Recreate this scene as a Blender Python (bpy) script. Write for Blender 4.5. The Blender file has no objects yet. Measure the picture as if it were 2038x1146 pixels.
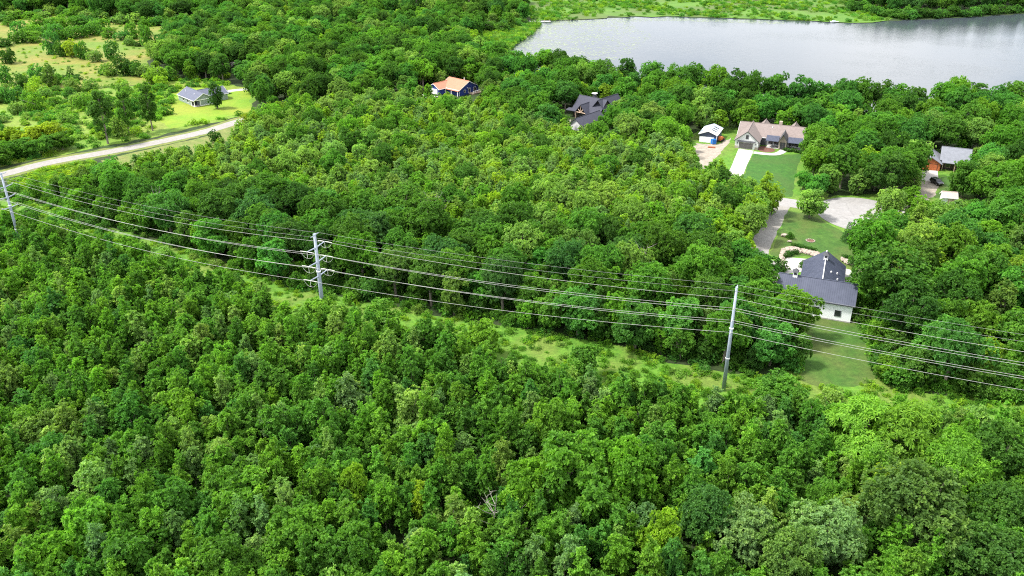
import bpy, bmesh, math, random
import numpy as np
from mathutils import Vector, Matrix

# ------------------------------------------------------------------ camera, sky, sun, exposure
scene = bpy.context.scene
PITCH = math.radians(26.4)
CAM_H = 90.0
FPX, PCX, PCY = 1696.0, 1019.0, 573.0          # focal length and centre in photograph pixels
cam_data = bpy.data.cameras.new("camera")
cam = bpy.data.objects.new("camera", cam_data)
scene.collection.objects.link(cam)
cam.location = (0, 0, CAM_H)
cam.rotation_euler = (math.radians(90) - PITCH, 0, 0)
cam_data.sensor_width = 36.0
cam_data.lens = 36.0 * FPX / 2038.0
cam_data.clip_start = 0.5
cam_data.clip_end = 20000
scene.camera = cam

SUN_EL, SUN_AZ = math.radians(57), math.radians(-92)   # azimuth from +Y, negative to the left
world = bpy.data.worlds.new("World")
scene.world = world
world.use_nodes = True
wn, wl = world.node_tree.nodes, world.node_tree.links
wn.clear()
w_out = wn.new("ShaderNodeOutputWorld")
w_bg = wn.new("ShaderNodeBackground")
sky = wn.new("ShaderNodeTexSky")
sky.sky_type = 'NISHITA'
sky.sun_disc = False
sky.sun_elevation = SUN_EL
sky.sun_rotation = SUN_AZ
sky.air_density = 1.0
sky.dust_density = 2.0
w_bg.inputs["Strength"].default_value = 0.115
# broken high cloud over the whole sky
w_tc = wn.new("ShaderNodeTexCoord")
w_sep = wn.new("ShaderNodeSeparateXYZ")
wl.new(w_tc.outputs["Generated"], w_sep.inputs[0])
w_add = wn.new("ShaderNodeMath"); w_add.operation = 'ADD'; w_add.inputs[1].default_value = 0.22
wl.new(w_sep.outputs["Z"], w_add.inputs[0])
w_dx = wn.new("ShaderNodeMath"); w_dx.operation = 'DIVIDE'
w_dy = wn.new("ShaderNodeMath"); w_dy.operation = 'DIVIDE'
wl.new(w_sep.outputs["X"], w_dx.inputs[0]); wl.new(w_add.outputs[0], w_dx.inputs[1])
wl.new(w_sep.outputs["Y"], w_dy.inputs[0]); wl.new(w_add.outputs[0], w_dy.inputs[1])
w_cmb = wn.new("ShaderNodeCombineXYZ")
wl.new(w_dx.outputs[0], w_cmb.inputs[0]); wl.new(w_dy.outputs[0], w_cmb.inputs[1])
w_noise = wn.new("ShaderNodeTexNoise")
w_noise.inputs["Scale"].default_value = 1.7
w_noise.inputs["Detail"].default_value = 6
w_noise.inputs["Roughness"].default_value = 0.55
wl.new(w_cmb.outputs[0], w_noise.inputs["Vector"])
w_ramp = wn.new("ShaderNodeValToRGB")
w_ramp.color_ramp.elements[0].position = 0.36; w_ramp.color_ramp.elements[0].color = (0.25, 0.25, 0.25, 1)
w_ramp.color_ramp.elements[1].position = 0.62; w_ramp.color_ramp.elements[1].color = (0.95, 0.95, 0.95, 1)
wl.new(w_noise.outputs["Fac"], w_ramp.inputs[0])
w_mix = wn.new("ShaderNodeMixRGB")
w_mix.inputs[2].default_value = (9.4, 9.3, 9.3, 1)
wl.new(w_ramp.outputs["Color"], w_mix.inputs[0])
wl.new(sky.outputs[0], w_mix.inputs[1])
wl.new(w_mix.outputs[0], w_bg.inputs["Color"])
wl.new(w_bg.outputs[0], w_out.inputs["Surface"])

sun_data = bpy.data.lights.new("sun", 'SUN')
sun_data.energy = 3.0
sun_data.angle = math.radians(7)
sun_data.color = (1.0, 0.96, 0.9)
sun = bpy.data.objects.new("sun", sun_data)
scene.collection.objects.link(sun)
_sd = Vector((math.cos(SUN_EL) * math.sin(SUN_AZ), math.cos(SUN_EL) * math.cos(SUN_AZ), math.sin(SUN_EL)))
sun.rotation_euler = _sd.to_track_quat('Z', 'Y').to_euler()

vs = scene.view_settings
vs.view_transform = 'Standard'
vs.look = 'None'
vs.exposure = 1.4
vs.gamma = 1.0
vs.use_curve_mapping = False
cy = scene.cycles
cy.max_bounces = 6
cy.diffuse_bounces = 5
cy.glossy_bounces = 2
cy.transmission_bounces = 3
cy.transparent_max_bounces = 4
cy.caustics_reflective = False
cy.caustics_refractive = False
cy.use_denoising = False
cy.pixel_filter_type = 'BLACKMAN_HARRIS'
cy.filter_width = 1.1
cy.use_adaptive_sampling = False
try:
    cy.denoiser = 'OPENIMAGEDENOISE'
except Exception:
    pass

# ------------------------------------------------------------------ helpers
col = scene.collection
CT, ST = math.cos(PITCH), math.sin(PITCH)
RNG = np.random.default_rng(11)
rnd = random.Random(5)


def G(px, py, z=0.0):
    """world point at height z that the photograph shows at pixel (px, py)"""
    u, v = (px - PCX) / FPX, (py - PCY) / FPX
    t = (z - CAM_H) / (-ST - v * CT)
    return Vector((u * t, (CT - v * ST) * t, z))


def project(x, y, z):
    d = y * CT - (z - CAM_H) * ST
    return PCX + FPX * x / d, PCY - FPX * (y * ST + (z - CAM_H) * CT) / d


def tag(o, label=None, cat=None, group=None, kind=None):
    if label: o["label"] = label
    if cat: o["category"] = cat
    if group: o["group"] = group
    if kind: o["kind"] = kind
    return o


def empty(name, loc, rz=0.0):
    o = bpy.data.objects.new(name, None)
    o.empty_display_size = 0.5
    col.objects.link(o)
    o.location = loc
    o.rotation_euler = (0, 0, rz)
    return o


def obj(name, mesh, mat=None, parent=None):
    if mat is not None and not mesh.materials:
        mesh.materials.append(mat)
    o = bpy.data.objects.new(name, mesh)
    col.objects.link(o)
    if parent is not None:
        o.parent = parent
    return o


class MB:
    """collects simple solids into one mesh"""
    def __init__(self):
        self.v, self.f = [], []

    def add(self, vs_, fs_):
        b = len(self.v)
        self.v += [tuple(p) for p in vs_]
        self.f += [tuple(b + i for i in f) for f in fs_]
        return self

    def box(self, x0, x1, y0, y1, z0, z1):
        vs_ = [(x, y, z) for z in (z0, z1) for y in (y0, y1) for x in (x0, x1)]
        return self.add(vs_, [(0, 2, 3, 1), (4, 5, 7, 6), (0, 1, 5, 4), (2, 6, 7, 3), (0, 4, 6, 2), (1, 3, 7, 5)])

    def tube(self, pts, rads, n=8, cap=True):
        pts = [Vector(p) for p in pts]
        if not hasattr(rads, '__len__'):
            rads = [rads] * len(pts)
        rings = []
        for i, p in enumerate(pts):
            d = (pts[min(i + 1, len(pts) - 1)] - pts[max(i - 1, 0)]).normalized()
            a = Vector((0, 0, 1)) if abs(d.z) < 0.9 else Vector((1, 0, 0))
            e1 = d.cross(a).normalized(); e2 = d.cross(e1).normalized()
            rings.append([p + (e1 * math.cos(k * 2 * math.pi / n) + e2 * math.sin(k * 2 * math.pi / n)) * rads[i] for k in range(n)])
        fs_ = []
        for i in range(len(pts) - 1):
            for k in range(n):
                k2 = (k + 1) % n
                fs_.append((i * n + k, i * n + k2, (i + 1) * n + k2, (i + 1) * n + k))
        if cap:
            fs_.append(tuple(range(n))[::-1]); fs_.append(tuple((len(pts) - 1) * n + k for k in range(n)))
        return self.add([q for r in rings for q in r], fs_)

    def slab(self, quad, t):
        """thickened quad: corners counter-clockwise from above, thickness t straight down"""
        q = [Vector(p) for p in quad]
        lo = [p - Vector((0, 0, t)) for p in q]
        n = len(q)
        fs_ = [tuple(range(n)), tuple(range(2 * n - 1, n - 1, -1))]
        for k in range(n):
            k2 = (k + 1) % n
            fs_.append((k, n + k, n + k2, k2))
        return self.add(q + lo, fs_)

    def prism(self, poly, axis, a0, a1):
        """poly of (u, z) extruded along axis 'x' or 'y' from a0 to a1"""
        n = len(poly)
        P0 = [((a0, u, z) if axis == 'x' else (u, a0, z)) for u, z in poly]
        P1 = [((a1, u, z) if axis == 'x' else (u, a1, z)) for u, z in poly]
        fs_ = [tuple(range(n)), tuple(range(2 * n - 1, n - 1, -1))]
        for k in range(n):
            k2 = (k + 1) % n
            fs_.append((k, n + k, n + k2, k2))
        return self.add(P0 + P1, fs_)

    def mesh(self, name, smooth=False):
        me = bpy.data.meshes.new(name)
        me.from_pydata(self.v, [], self.f)
        bm = bmesh.new(); bm.from_mesh(me)
        bmesh.ops.recalc_face_normals(bm, faces=bm.faces)
        bm.to_mesh(me); bm.free()
        if smooth:
            me.polygons.foreach_set("use_smooth", [True] * len(me.polygons))
        return me

    def build(self, name, mat, parent=None, smooth=False):
        return obj(name, self.mesh(name, smooth), mat, parent)


# ------------------------------------------------------------------ materials
def new_mat(name):
    m = bpy.data.materials.new(name)
    m.use_nodes = True
    nt = m.node_tree
    b = nt.nodes["Principled BSDF"]
    return m, nt, b


def N(nt, kind, **kw):
    n = nt.nodes.new(kind)
    for k, v in kw.items():
        if k in n.inputs.keys():
            n.inputs[k].default_value = v
        else:
            setattr(n, k, v)
    return n


def ramp(nt, stops):
    r = nt.nodes.new("ShaderNodeValToRGB")
    e = r.color_ramp.elements
    while len(e) < len(stops): e.new(0.5)
    for k, (p, c) in enumerate(stops):
        e[k].position = p; e[k].color = (*c, 1)
    return r


def noisy(name, c1, c2, scale=3.0, rough=0.85, bump=0.0, bscale=None, detail=5, spec=0.3, c3=None, scale2=None, metallic=0.0, grain=0.0, cracks=0.0):
    """two tones mixed by object-space noise, optionally a third broad tone"""
    m, nt, b = new_mat(name)
    tc = N(nt, "ShaderNodeTexCoord")
    nz = N(nt, "ShaderNodeTexNoise", Scale=scale, Detail=detail, Roughness=0.6)
    nt.links.new(tc.outputs["Object"], nz.inputs["Vector"])
    r = ramp(nt, [(0.32, c1), (0.68, c2)])
    nt.links.new(nz.outputs["Fac"], r.inputs[0])
    out = r.outputs[0]
    if c3 is not None:
        n2 = N(nt, "ShaderNodeTexNoise", Scale=scale2, Detail=4, Roughness=0.55)
        nt.links.new(tc.outputs["Object"], n2.inputs["Vector"])
        r2 = ramp(nt, [(0.44, (0, 0, 0)), (0.62, (1, 1, 1))])
        nt.links.new(n2.outputs["Fac"], r2.inputs[0])
        mx = N(nt, "ShaderNodeMixRGB")
        mx.inputs[2].default_value = (*c3, 1)
        nt.links.new(r2.outputs[0], mx.inputs[0]); nt.links.new(out, mx.inputs[1])
        out = mx.outputs[0]
    if grain:
        for gs, amt in ((bscale or scale * 3, grain), ((bscale or scale * 3) * 0.22, grain * 0.8)):
            ng_ = N(nt, "ShaderNodeTexNoise", Scale=gs, Detail=3, Roughness=0.7)
            nt.links.new(tc.outputs["Object"], ng_.inputs["Vector"])
            rg = ramp(nt, [(0.3, (1 - amt,) * 3), (0.7, (1 + amt,) * 3)])
            nt.links.new(ng_.outputs["Fac"], rg.inputs[0])
            mg = N(nt, "ShaderNodeMixRGB", blend_type='MULTIPLY'); mg.inputs[0].default_value = 1.0
            nt.links.new(out, mg.inputs[1]); nt.links.new(rg.outputs[0], mg.inputs[2]); out = mg.outputs[0]
    if cracks:
        vo = N(nt, "ShaderNodeTexVoronoi", feature='DISTANCE_TO_EDGE', Scale=cracks)
        wz = N(nt, "ShaderNodeTexNoise", Scale=cracks * 3, Detail=3)
        nt.links.new(tc.outputs["Object"], wz.inputs["Vector"])
        va = N(nt, "ShaderNodeMixRGB", blend_type='ADD'); va.inputs[0].default_value = 1.2 / max(cracks, 0.1)
        nt.links.new(tc.outputs["Object"], va.inputs[1]); nt.links.new(wz.outputs["Color"], va.inputs[2])
        nt.links.new(va.outputs[0], vo.inputs["Vector"])
        rc = ramp(nt, [(0.0, (0.84,) * 3), (0.03, (1.0,) * 3)])
        nt.links.new(vo.outputs["Distance"], rc.inputs[0])
        mc = N(nt, "ShaderNodeMixRGB", blend_type='MULTIPLY'); mc.inputs[0].default_value = 1.0
        nt.links.new(out, mc.inputs[1]); nt.links.new(rc.outputs[0], mc.inputs[2]); out = mc.outputs[0]
    nt.links.new(out, b.inputs["Base Color"])
    b.inputs["Roughness"].default_value = rough
    b.inputs["Specular IOR Level"].default_value = spec
    b.inputs["Metallic"].default_value = metallic
    if bump:
        nb = N(nt, "ShaderNodeTexNoise", Scale=bscale or scale * 2, Detail=6, Roughness=0.7)
        nt.links.new(tc.outputs["Object"], nb.inputs["Vector"])
        bp = N(nt, "ShaderNodeBump", Strength=min(1.0, bump), Distance=bump)
        nt.links.new(nb.outputs["Fac"], bp.inputs["Height"])
        nt.links.new(bp.outputs[0], b.inputs["Normal"])
    return m


def siding(name, c, pitch=0.22, axis='Z', rough=0.6, depth=0.02):
    """lapped boards or shingle courses as fine relief"""
    m, nt, b = new_mat(name)
    tc = N(nt, "ShaderNodeTexCoord")
    sp = N(nt, "ShaderNodeSeparateXYZ")
    nt.links.new(tc.outputs["Object"], sp.inputs[0])
    mu = N(nt, "ShaderNodeMath", operation='MULTIPLY'); mu.inputs[1].default_value = 1 / pitch
    nt.links.new(sp.outputs[axis], mu.inputs[0])
    fr = N(nt, "ShaderNodeMath", operation='FRACT')
    nt.links.new(mu.outputs[0], fr.inputs[0])
    bp = N(nt, "ShaderNodeBump", Strength=1.0, Distance=depth)
    nt.links.new(fr.outputs[0], bp.inputs["Height"])
    nt.links.new(bp.outputs[0], b.inputs["Normal"])
    nz = N(nt, "ShaderNodeTexNoise", Scale=1.3, Detail=6, Roughness=0.65)
    nt.links.new(tc.outputs["Object"], nz.inputs["Vector"])
    r = ramp(nt, [(0.3, tuple(x * 0.82 for x in c)), (0.7, tuple(min(x * 1.12, 0.95) for x in c))])
    nt.links.new(nz.outputs["Fac"], r.inputs[0])
    nt.links.new(r.outputs[0], b.inputs["Base Color"])
    b.inputs["Roughness"].default_value = rough
    return m


def foliage(name, trans=0.48):
    """leaf colour = the tree's own tint, varied leaf by leaf"""
    m, nt, b = new_mat(name)
    tint = N(nt, "ShaderNodeAttribute", attribute_type='INSTANCER', attribute_name="tint")
    lv = N(nt, "ShaderNodeAttribute", attribute_name="lv")
    r = ramp(nt, [(0.0, (0.42, 0.48, 0.55)), (0.45, (0.90, 0.94, 0.9)), (0.8, (1.38, 1.28, 1.0)), (1.0, (2.0, 1.7, 1.5))])  # random leaf tones, ends of the range widened to imitate speckled highlights
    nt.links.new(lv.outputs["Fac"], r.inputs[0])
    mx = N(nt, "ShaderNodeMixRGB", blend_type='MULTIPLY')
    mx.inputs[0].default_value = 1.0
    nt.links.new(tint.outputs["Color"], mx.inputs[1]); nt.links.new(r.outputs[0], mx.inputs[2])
    nt.links.new(mx.outputs[0], b.inputs["Base Color"])
    b.inputs["Roughness"].default_value = 0.5
    b.inputs["Specular IOR Level"].default_value = 0.14
    tr = N(nt, "ShaderNodeBsdfTranslucent")
    hs = N(nt, "ShaderNodeMixRGB", blend_type='MULTIPLY'); hs.inputs[0].default_value = 1.0
    hs.inputs[2].default_value = (1.2, 1.3, 0.65, 1)
    nt.links.new(mx.outputs[0], hs.inputs[1])
    nt.links.new(hs.outputs[0], tr.inputs["Color"])
    ms = N(nt, "ShaderNodeMixShader"); ms.inputs[0].default_value = trans
    nt.links.new(b.outputs[0], ms.inputs[1]); nt.links.new(tr.outputs[0], ms.inputs[2])
    out = [n for n in nt.nodes if n.type == 'OUTPUT_MATERIAL'][0]
    nt.links.new(ms.outputs[0], out.inputs["Surface"])
    return m


M = {}
M['leaf'] = foliage("leaf")
M['bark'] = noisy("bark", (0.10, 0.085, 0.065), (0.24, 0.21, 0.17), 6, bump=0.03)
M['dead_bark'] = noisy("dead_bark", (0.15, 0.14, 0.12), (0.25, 0.235, 0.20), 4)
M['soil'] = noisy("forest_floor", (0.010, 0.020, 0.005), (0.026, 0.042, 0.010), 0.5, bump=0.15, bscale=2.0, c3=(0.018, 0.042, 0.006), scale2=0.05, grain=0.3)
M['weedy'] = noisy("weedy_ground", (0.050, 0.145, 0.010), (0.090, 0.195, 0.015), 0.9, bump=0.25, bscale=2.2, c3=(0.100, 0.155, 0.022), scale2=0.09, grain=0.3)
M['meadow'] = noisy("meadow_dry_grass", (0.120, 0.150, 0.017), (0.190, 0.165, 0.036), 0.10, bump=0.3, bscale=1.5, c3=(0.090, 0.155, 0.013), scale2=0.03, grain=0.22)
M['green_meadow'] = noisy("meadow_green_grass", (0.075, 0.170, 0.011), (0.120, 0.21, 0.016), 0.15, bump=0.3, bscale=1.5, c3=(0.14, 0.185, 0.024), scale2=0.045, grain=0.25)
M['lawn'] = noisy("mown_lawn", (0.027, 0.078, 0.008), (0.046, 0.106, 0.012), 0.35, bump=0.08, bscale=4, c3=(0.064, 0.095, 0.018), scale2=0.09, grain=0.28)
M['rich_lawn'] = noisy("watered_lawn", (0.022, 0.082, 0.008), (0.036, 0.110, 0.010), 0.4, bump=0.08, bscale=4, c3=(0.038, 0.09, 0.012), scale2=0.12, grain=0.25)
M['bright_lawn'] = noisy("yellow_green_lawn", (0.100, 0.205, 0.008), (0.145, 0.235, 0.011), 0.12, bump=0.08, bscale=3, c3=(0.175, 0.215, 0.017), scale2=0.05, grain=0.15)  # grass that is yellow-green in its own colour
M['verge'] = noisy("dry_verge", (0.085, 0.135, 0.020), (0.150, 0.155, 0.045), 0.3, bump=0.08, bscale=2, grain=0.25)
M['gravel'] = noisy("pale_gravel", (0.195, 0.187, 0.175), (0.268, 0.258, 0.243), 0.7, bump=0.04, bscale=5, c3=(0.225, 0.212, 0.193), scale2=0.12, grain=0.18)
M['asphalt'] = noisy("weathered_asphalt", (0.205, 0.20, 0.195), (0.265, 0.258, 0.252), 0.5, bump=0.02, bscale=6, c3=(0.235, 0.226, 0.218), scale2=0.15, grain=0.10, cracks=0.14)
M['concrete'] = noisy("pale_concrete", (0.34, 0.325, 0.305), (0.42, 0.405, 0.38), 0.8, bump=0.01, bscale=5, grain=0.06, cracks=0.2)
M['sand'] = noisy("bare_sand", (0.21, 0.185, 0.15), (0.30, 0.265, 0.22), 0.6, bump=0.05, bscale=4, grain=0.2)
M['mulch'] = noisy("brown_mulch", (0.07, 0.03, 0.022), (0.16, 0.075, 0.055), 3, bump=0.05)
M['marsh'] = noisy("marsh", (0.046, 0.125, 0.010), (0.085, 0.175, 0.015), 0.06, bump=0.2, bscale=0.8, c3=(0.072, 0.105, 0.025), scale2=0.02)
M['lily'] = noisy("lily_leaf", (0.11, 0.15, 0.075), (0.18, 0.21, 0.135), 0.2, rough=0.35)
M['stone'] = noisy("field_stone", (0.22, 0.18, 0.15), (0.42, 0.36, 0.30), 0.8, bump=0.03)
M['white_paint'] = siding("white_siding", (0.66, 0.66, 0.66), 0.25, depth=0.012)
M['white_metal'] = noisy("white_ribbed_steel", (0.80, 0.82, 0.84), (0.85, 0.87, 0.88), 0.5, rough=0.45)
M['trim'] = noisy("white_trim", (0.74, 0.74, 0.73), (0.82, 0.82, 0.81), 2, rough=0.5)
M['slate_metal'] = noisy("slate_blue_steel_roof", (0.042, 0.050, 0.078), (0.060, 0.069, 0.102), 0.6, rough=0.5, spec=0.3)
M['ice_metal'] = noisy("pale_steel_roof", (0.36, 0.43, 0.48), (0.46, 0.51, 0.55), 0.7, rough=0.4, spec=0.5)
M['brown_shingle'] = siding("taupe_shingles", (0.185, 0.15, 0.138), 0.3, 'Y', rough=0.9, depth=0.03)
M['dark_shingle'] = siding("charcoal_shingles", (0.042, 0.044, 0.064), 0.3, 'Y', rough=0.85, depth=0.03)
M['grey_shingle'] = siding("grey_blue_shingles", (0.085, 0.095, 0.135), 0.3, 'Y', rough=0.85, depth=0.03)
M['pale_shingle'] = siding("weathered_grey_shingles", (0.16, 0.17, 0.195), 0.3, 'Y', rough=0.85, depth=0.03)
M['orange_shingle'] = siding("terracotta_shingles", (0.42, 0.165, 0.10), 0.3, 'Y', rough=0.85, depth=0.03)
M['tan_shingle'] = siding("tan_shingles", (0.42, 0.35, 0.30), 0.3, 'Y', rough=0.85, depth=0.03)
M['blue_siding'] = siding("deep_blue_siding", (0.018, 0.04, 0.22), 0.2)
M['sage_siding'] = siding("sage_grey_siding", (0.27, 0.325, 0.30), 0.2)
M['navy_steel'] = siding("dark_navy_steel_wall", (0.045, 0.06, 0.105), 0.3, 'X')
M['cedar'] = siding("orange_cedar", (0.48, 0.13, 0.04), 0.22)
M['dark_wood'] = siding("dark_brown_wood", (0.055, 0.04, 0.035), 0.22)
M['timber'] = noisy("pale_timber", (0.38, 0.27, 0.19), (0.52, 0.40, 0.30), 3)
M['taupe_door'] = noisy("taupe_garage_door", (0.13, 0.115, 0.115), (0.165, 0.15, 0.15), 2, rough=0.5)
M['charcoal'] = noisy("charcoal_trim", (0.04, 0.042, 0.05), (0.065, 0.068, 0.075), 2, rough=0.5)
M['glass'] = noisy("window_glass", (0.012, 0.014, 0.018), (0.03, 0.034, 0.042), 0.8, rough=0.08, spec=0.6)
M['pole_steel'] = noisy("galvanised_steel", (0.22, 0.26, 0.32), (0.28, 0.32, 0.38), 1.5, rough=0.5, spec=0.5)
M['wire'] = noisy("bright_aluminium_wire", (0.34, 0.34, 0.325), (0.42, 0.42, 0.40), 1, rough=0.5)
M['shield_wire'] = noisy("grey_steel_wire", (0.24, 0.25, 0.24), (0.31, 0.31, 0.30), 1, rough=0.5)
M['insulator'] = noisy("pale_polymer_insulator", (0.5, 0.5, 0.46), (0.6, 0.6, 0.55), 4, rough=0.4)
M['black_paint'] = noisy("black_car_paint", (0.008, 0.009, 0.012), (0.014, 0.015, 0.018), 1, rough=0.15, spec=0.7)
M['white_car'] = noisy("white_car_paint", (0.74, 0.74, 0.75), (0.8, 0.8, 0.8), 1, rough=0.2, spec=0.6)
M['tyre'] = noisy("tyre_rubber", (0.012, 0.012, 0.012), (0.025, 0.025, 0.025), 5)
M['rim'] = noisy("alloy_rim", (0.4, 0.4, 0.42), (0.55, 0.55, 0.57), 5, rough=0.3, metallic=0.6)
M['lamp_glass'] = noisy("lamp_glass", (0.55, 0.55, 0.55), (0.7, 0.7, 0.7), 3, rough=0.15)
M['red_lamp'] = noisy("red_lamp_glass", (0.3, 0.01, 0.01), (0.4, 0.02, 0.02), 3, rough=0.2)
M['blue_plastic'] = noisy("blue_plastic", (0.008, 0.11, 0.42), (0.012, 0.15, 0.5), 2, rough=0.4)
M['orange_paint'] = noisy("orange_machine_paint", (0.48, 0.12, 0.03), (0.6, 0.2, 0.06), 2, rough=0.45)
M['red_wood'] = noisy("reddish_boards", (0.3, 0.08, 0.04), (0.45, 0.16, 0.08), 2)


def water_material():
    m, nt, b = new_mat("lake_water")
    tc = N(nt, "ShaderNodeTexCoord")
    b.inputs["Base Color"].default_value = (0.040, 0.050, 0.060, 1)
    b.inputs["Roughness"].default_value = 0.12
    b.inputs["IOR"].default_value = 1.333
    b.inputs["Specular IOR Level"].default_value = 0.24
    n1 = N(nt, "ShaderNodeTexNoise", Scale=0.55, Detail=4, Roughness=0.6)
    mp = N(nt, "ShaderNodeMapping"); mp.inputs["Scale"].default_value = (0.6, 1.6, 1)
    nt.links.new(tc.outputs["Object"], mp.inputs[0]); nt.links.new(mp.outputs[0], n1.inputs["Vector"])
    n2 = N(nt, "ShaderNodeTexNoise", Scale=0.018, Detail=3, Roughness=0.5)
    nt.links.new(tc.outputs["Object"], n2.inputs["Vector"])
    r2 = ramp(nt, [(0.38, (0.25,) * 3), (0.62, (1,) * 3)])
    nt.links.new(n2.outputs["Fac"], r2.inputs[0])
    bp = N(nt, "ShaderNodeBump", Distance=0.10)
    nt.links.new(r2.outputs[0], bp.inputs["Strength"])
    nt.links.new(n1.outputs["Fac"], bp.inputs["Height"]); nt.links.new(bp.outputs[0], b.inputs["Normal"])
    return m


M['water'] = water_material()

# ------------------------------------------------------------------ 2-D geometry helpers
def gpoly(px):
    return np.array([G(x, y)[:2] for x, y in px])


def inside(poly, x, y):
    """even-odd test, vectorised over x, y"""
    x = np.atleast_1d(x); y = np.atleast_1d(y)
    c = np.zeros(len(x), bool)
    n = len(poly)
    for i in range(n):
        x1, y1 = poly[i]; x2, y2 = poly[(i + 1) % n]
        k = (y1 > y) != (y2 > y)
        with np.errstate(divide='ignore', invalid='ignore'):
            xi = (x2 - x1) * (y - y1) / (y2 - y1 + 1e-12) + x1
        c ^= k & (x < xi)
    return c


def dist_poly(poly, x, y):
    x = np.atleast_1d(x); y = np.atleast_1d(y)
    d = np.full(len(x), 1e9)
    n = len(poly)
    for i in range(n):
        a = np.array(poly[i]); b = np.array(poly[(i + 1) % n])
        e = b - a
        t = np.clip(((x - a[0]) * e[0] + (y - a[1]) * e[1]) / (e @ e + 1e-9), 0, 1)
        d = np.minimum(d, np.hypot(x - a[0] - t * e[0], y - a[1] - t * e[1]))
    return d


def roughen(poly, step, amp, seed):
    """subdivide the outline and let it wander a little"""
    r = np.random.default_rng(seed)
    out = []
    n = len(poly)
    for i in range(n):
        a = np.array(poly[i]); b = np.array(poly[(i + 1) % n])
        L = np.linalg.norm(b - a)
        k = max(1, int(L / step))
        for j in range(k):
            p = a + (b - a) * j / k
            out.append(p + (r.normal(size=2) * amp if j else r.normal(size=2) * amp * 0.4))
    return np.array(out)


def smooth_poly(poly, it=2):
    p = np.array(poly)
    for _ in range(it):
        q = np.roll(p, -1, 0)
        p = np.stack([p * 0.75 + q * 0.25, p * 0.25 + q * 0.75], 1).reshape(-1, 2)
    return p


def sheet(name, poly, z, mat, label, step=2.0, amp=0.25, seed=1):
    p = roughen(poly, step, amp, seed)
    bm = bmesh.new()
    vs_ = [bm.verts.new((x, y, z)) for x, y in p]
    f = bm.faces.new(vs_)
    if f.normal.z < 0 or f.calc_area() < 0: f.normal_flip()
    bm.normal_update()
    if f.normal.z < 0: f.normal_flip()
    bmesh.ops.triangulate(bm, faces=bm.faces[:])
    me = bpy.data.meshes.new(name); bm.to_mesh(me); bm.free()
    o = obj(name, me, mat)
    tag(o, label, 'ground', kind='structure')
    return o


def ribbon(pts, w):
    pts = np.array([p[:2] for p in pts]); L, R = [], []
    for i in range(len(pts)):
        d = pts[min(i + 1, len(pts) - 1)] - pts[max(i - 1, 0)]
        d = d / np.linalg.norm(d); n = np.array([-d[1], d[0]])
        ww = w[i] if hasattr(w, '__len__') else w
        L.append(pts[i] + n * ww / 2); R.append(pts[i] - n * ww / 2)
    return np.array(L + R[::-1])


def spline(pts, k=6):
    """Catmull-Rom through 2-D points"""
    p = [np.array(q[:2], float) for q in pts]
    p = [2 * p[0] - p[1]] + p + [2 * p[-1] - p[-2]]
    out = []
    for i in range(1, len(p) - 2):
        for j in range(k):
            t = j / k
            a, b, c, d = p[i - 1], p[i], p[i + 1], p[i + 2]
            out.append(0.5 * (2 * b + (c - a) * t + (2 * a - 5 * b + 4 * c - d) * t * t + (3 * b - a - 3 * c + d) * t ** 3))
    out.append(p[-2])
    return out


# ------------------------------------------------------------------ ground, lake, roads
lake_px = [(1062, 40), (1120, 37), (1200, 35), (1330, 33), (1450, 37), (1560, 40), (1650, 44), (1730, 43), (1800, 40), (1880, 37),
           (1960, 32), (2060, 26), (2250, 10), (2300, 235), (2038, 228), (1950, 222), (1862, 236), (1840, 240), (1700, 232), (1550, 233),
           (1400, 207), (1250, 180), (1100, 158), (1010, 140), (985, 118), (1000, 92), (1030, 76), (1055, 60)]
LAKE = smooth_poly(gpoly(lake_px), 2)


def ground_mesh():
    xs = np.concatenate([[-9000, -4000, -1800, -900], np.linspace(-480, 520, 168), [900, 1800, 4000, 9000]])
    ys = np.concatenate([[-4000, -1200, -300], np.linspace(30, 900, 146), [1200, 2000, 4000, 9000, 16000]])
    X, Y = np.meshgrid(xs, ys)
    x, y = X.ravel(), Y.ravel()
    ins = inside(LAKE, x, y); d = dist_poly(LAKE, x, y)
    z = np.where(ins, -np.clip(d / 6.0, 0, 1) ** 0.8 * 2.2 - 0.05, 0.0)
    z = z + np.where(~ins & (d < 10), -0.10 * (1 - d / 10), 0)
    nx, ny = len(xs), len(ys)
    i = np.arange(nx * ny).reshape(ny, nx)
    q = np.stack([i[:-1, :-1], i[:-1, 1:], i[1:, 1:], i[1:, :-1]], -1).reshape(-1, 4)
    me = bpy.data.meshes.new("ground")
    me.from_pydata(np.stack([x, y, z], 1).tolist(), [], q.tolist())
    return me


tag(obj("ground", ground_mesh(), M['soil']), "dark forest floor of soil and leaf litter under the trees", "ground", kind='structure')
wp = gpoly([(900, 130), (1010, 20), (1300, 0), (2400, -20), (2500, 270), (1500, 262), (1000, 170)])
_o = sheet("lake", wp, -0.25, M['water'], "pale grey lake reflecting a cloudy sky", 50, 0, 3)
_o["category"] = "lake"

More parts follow.
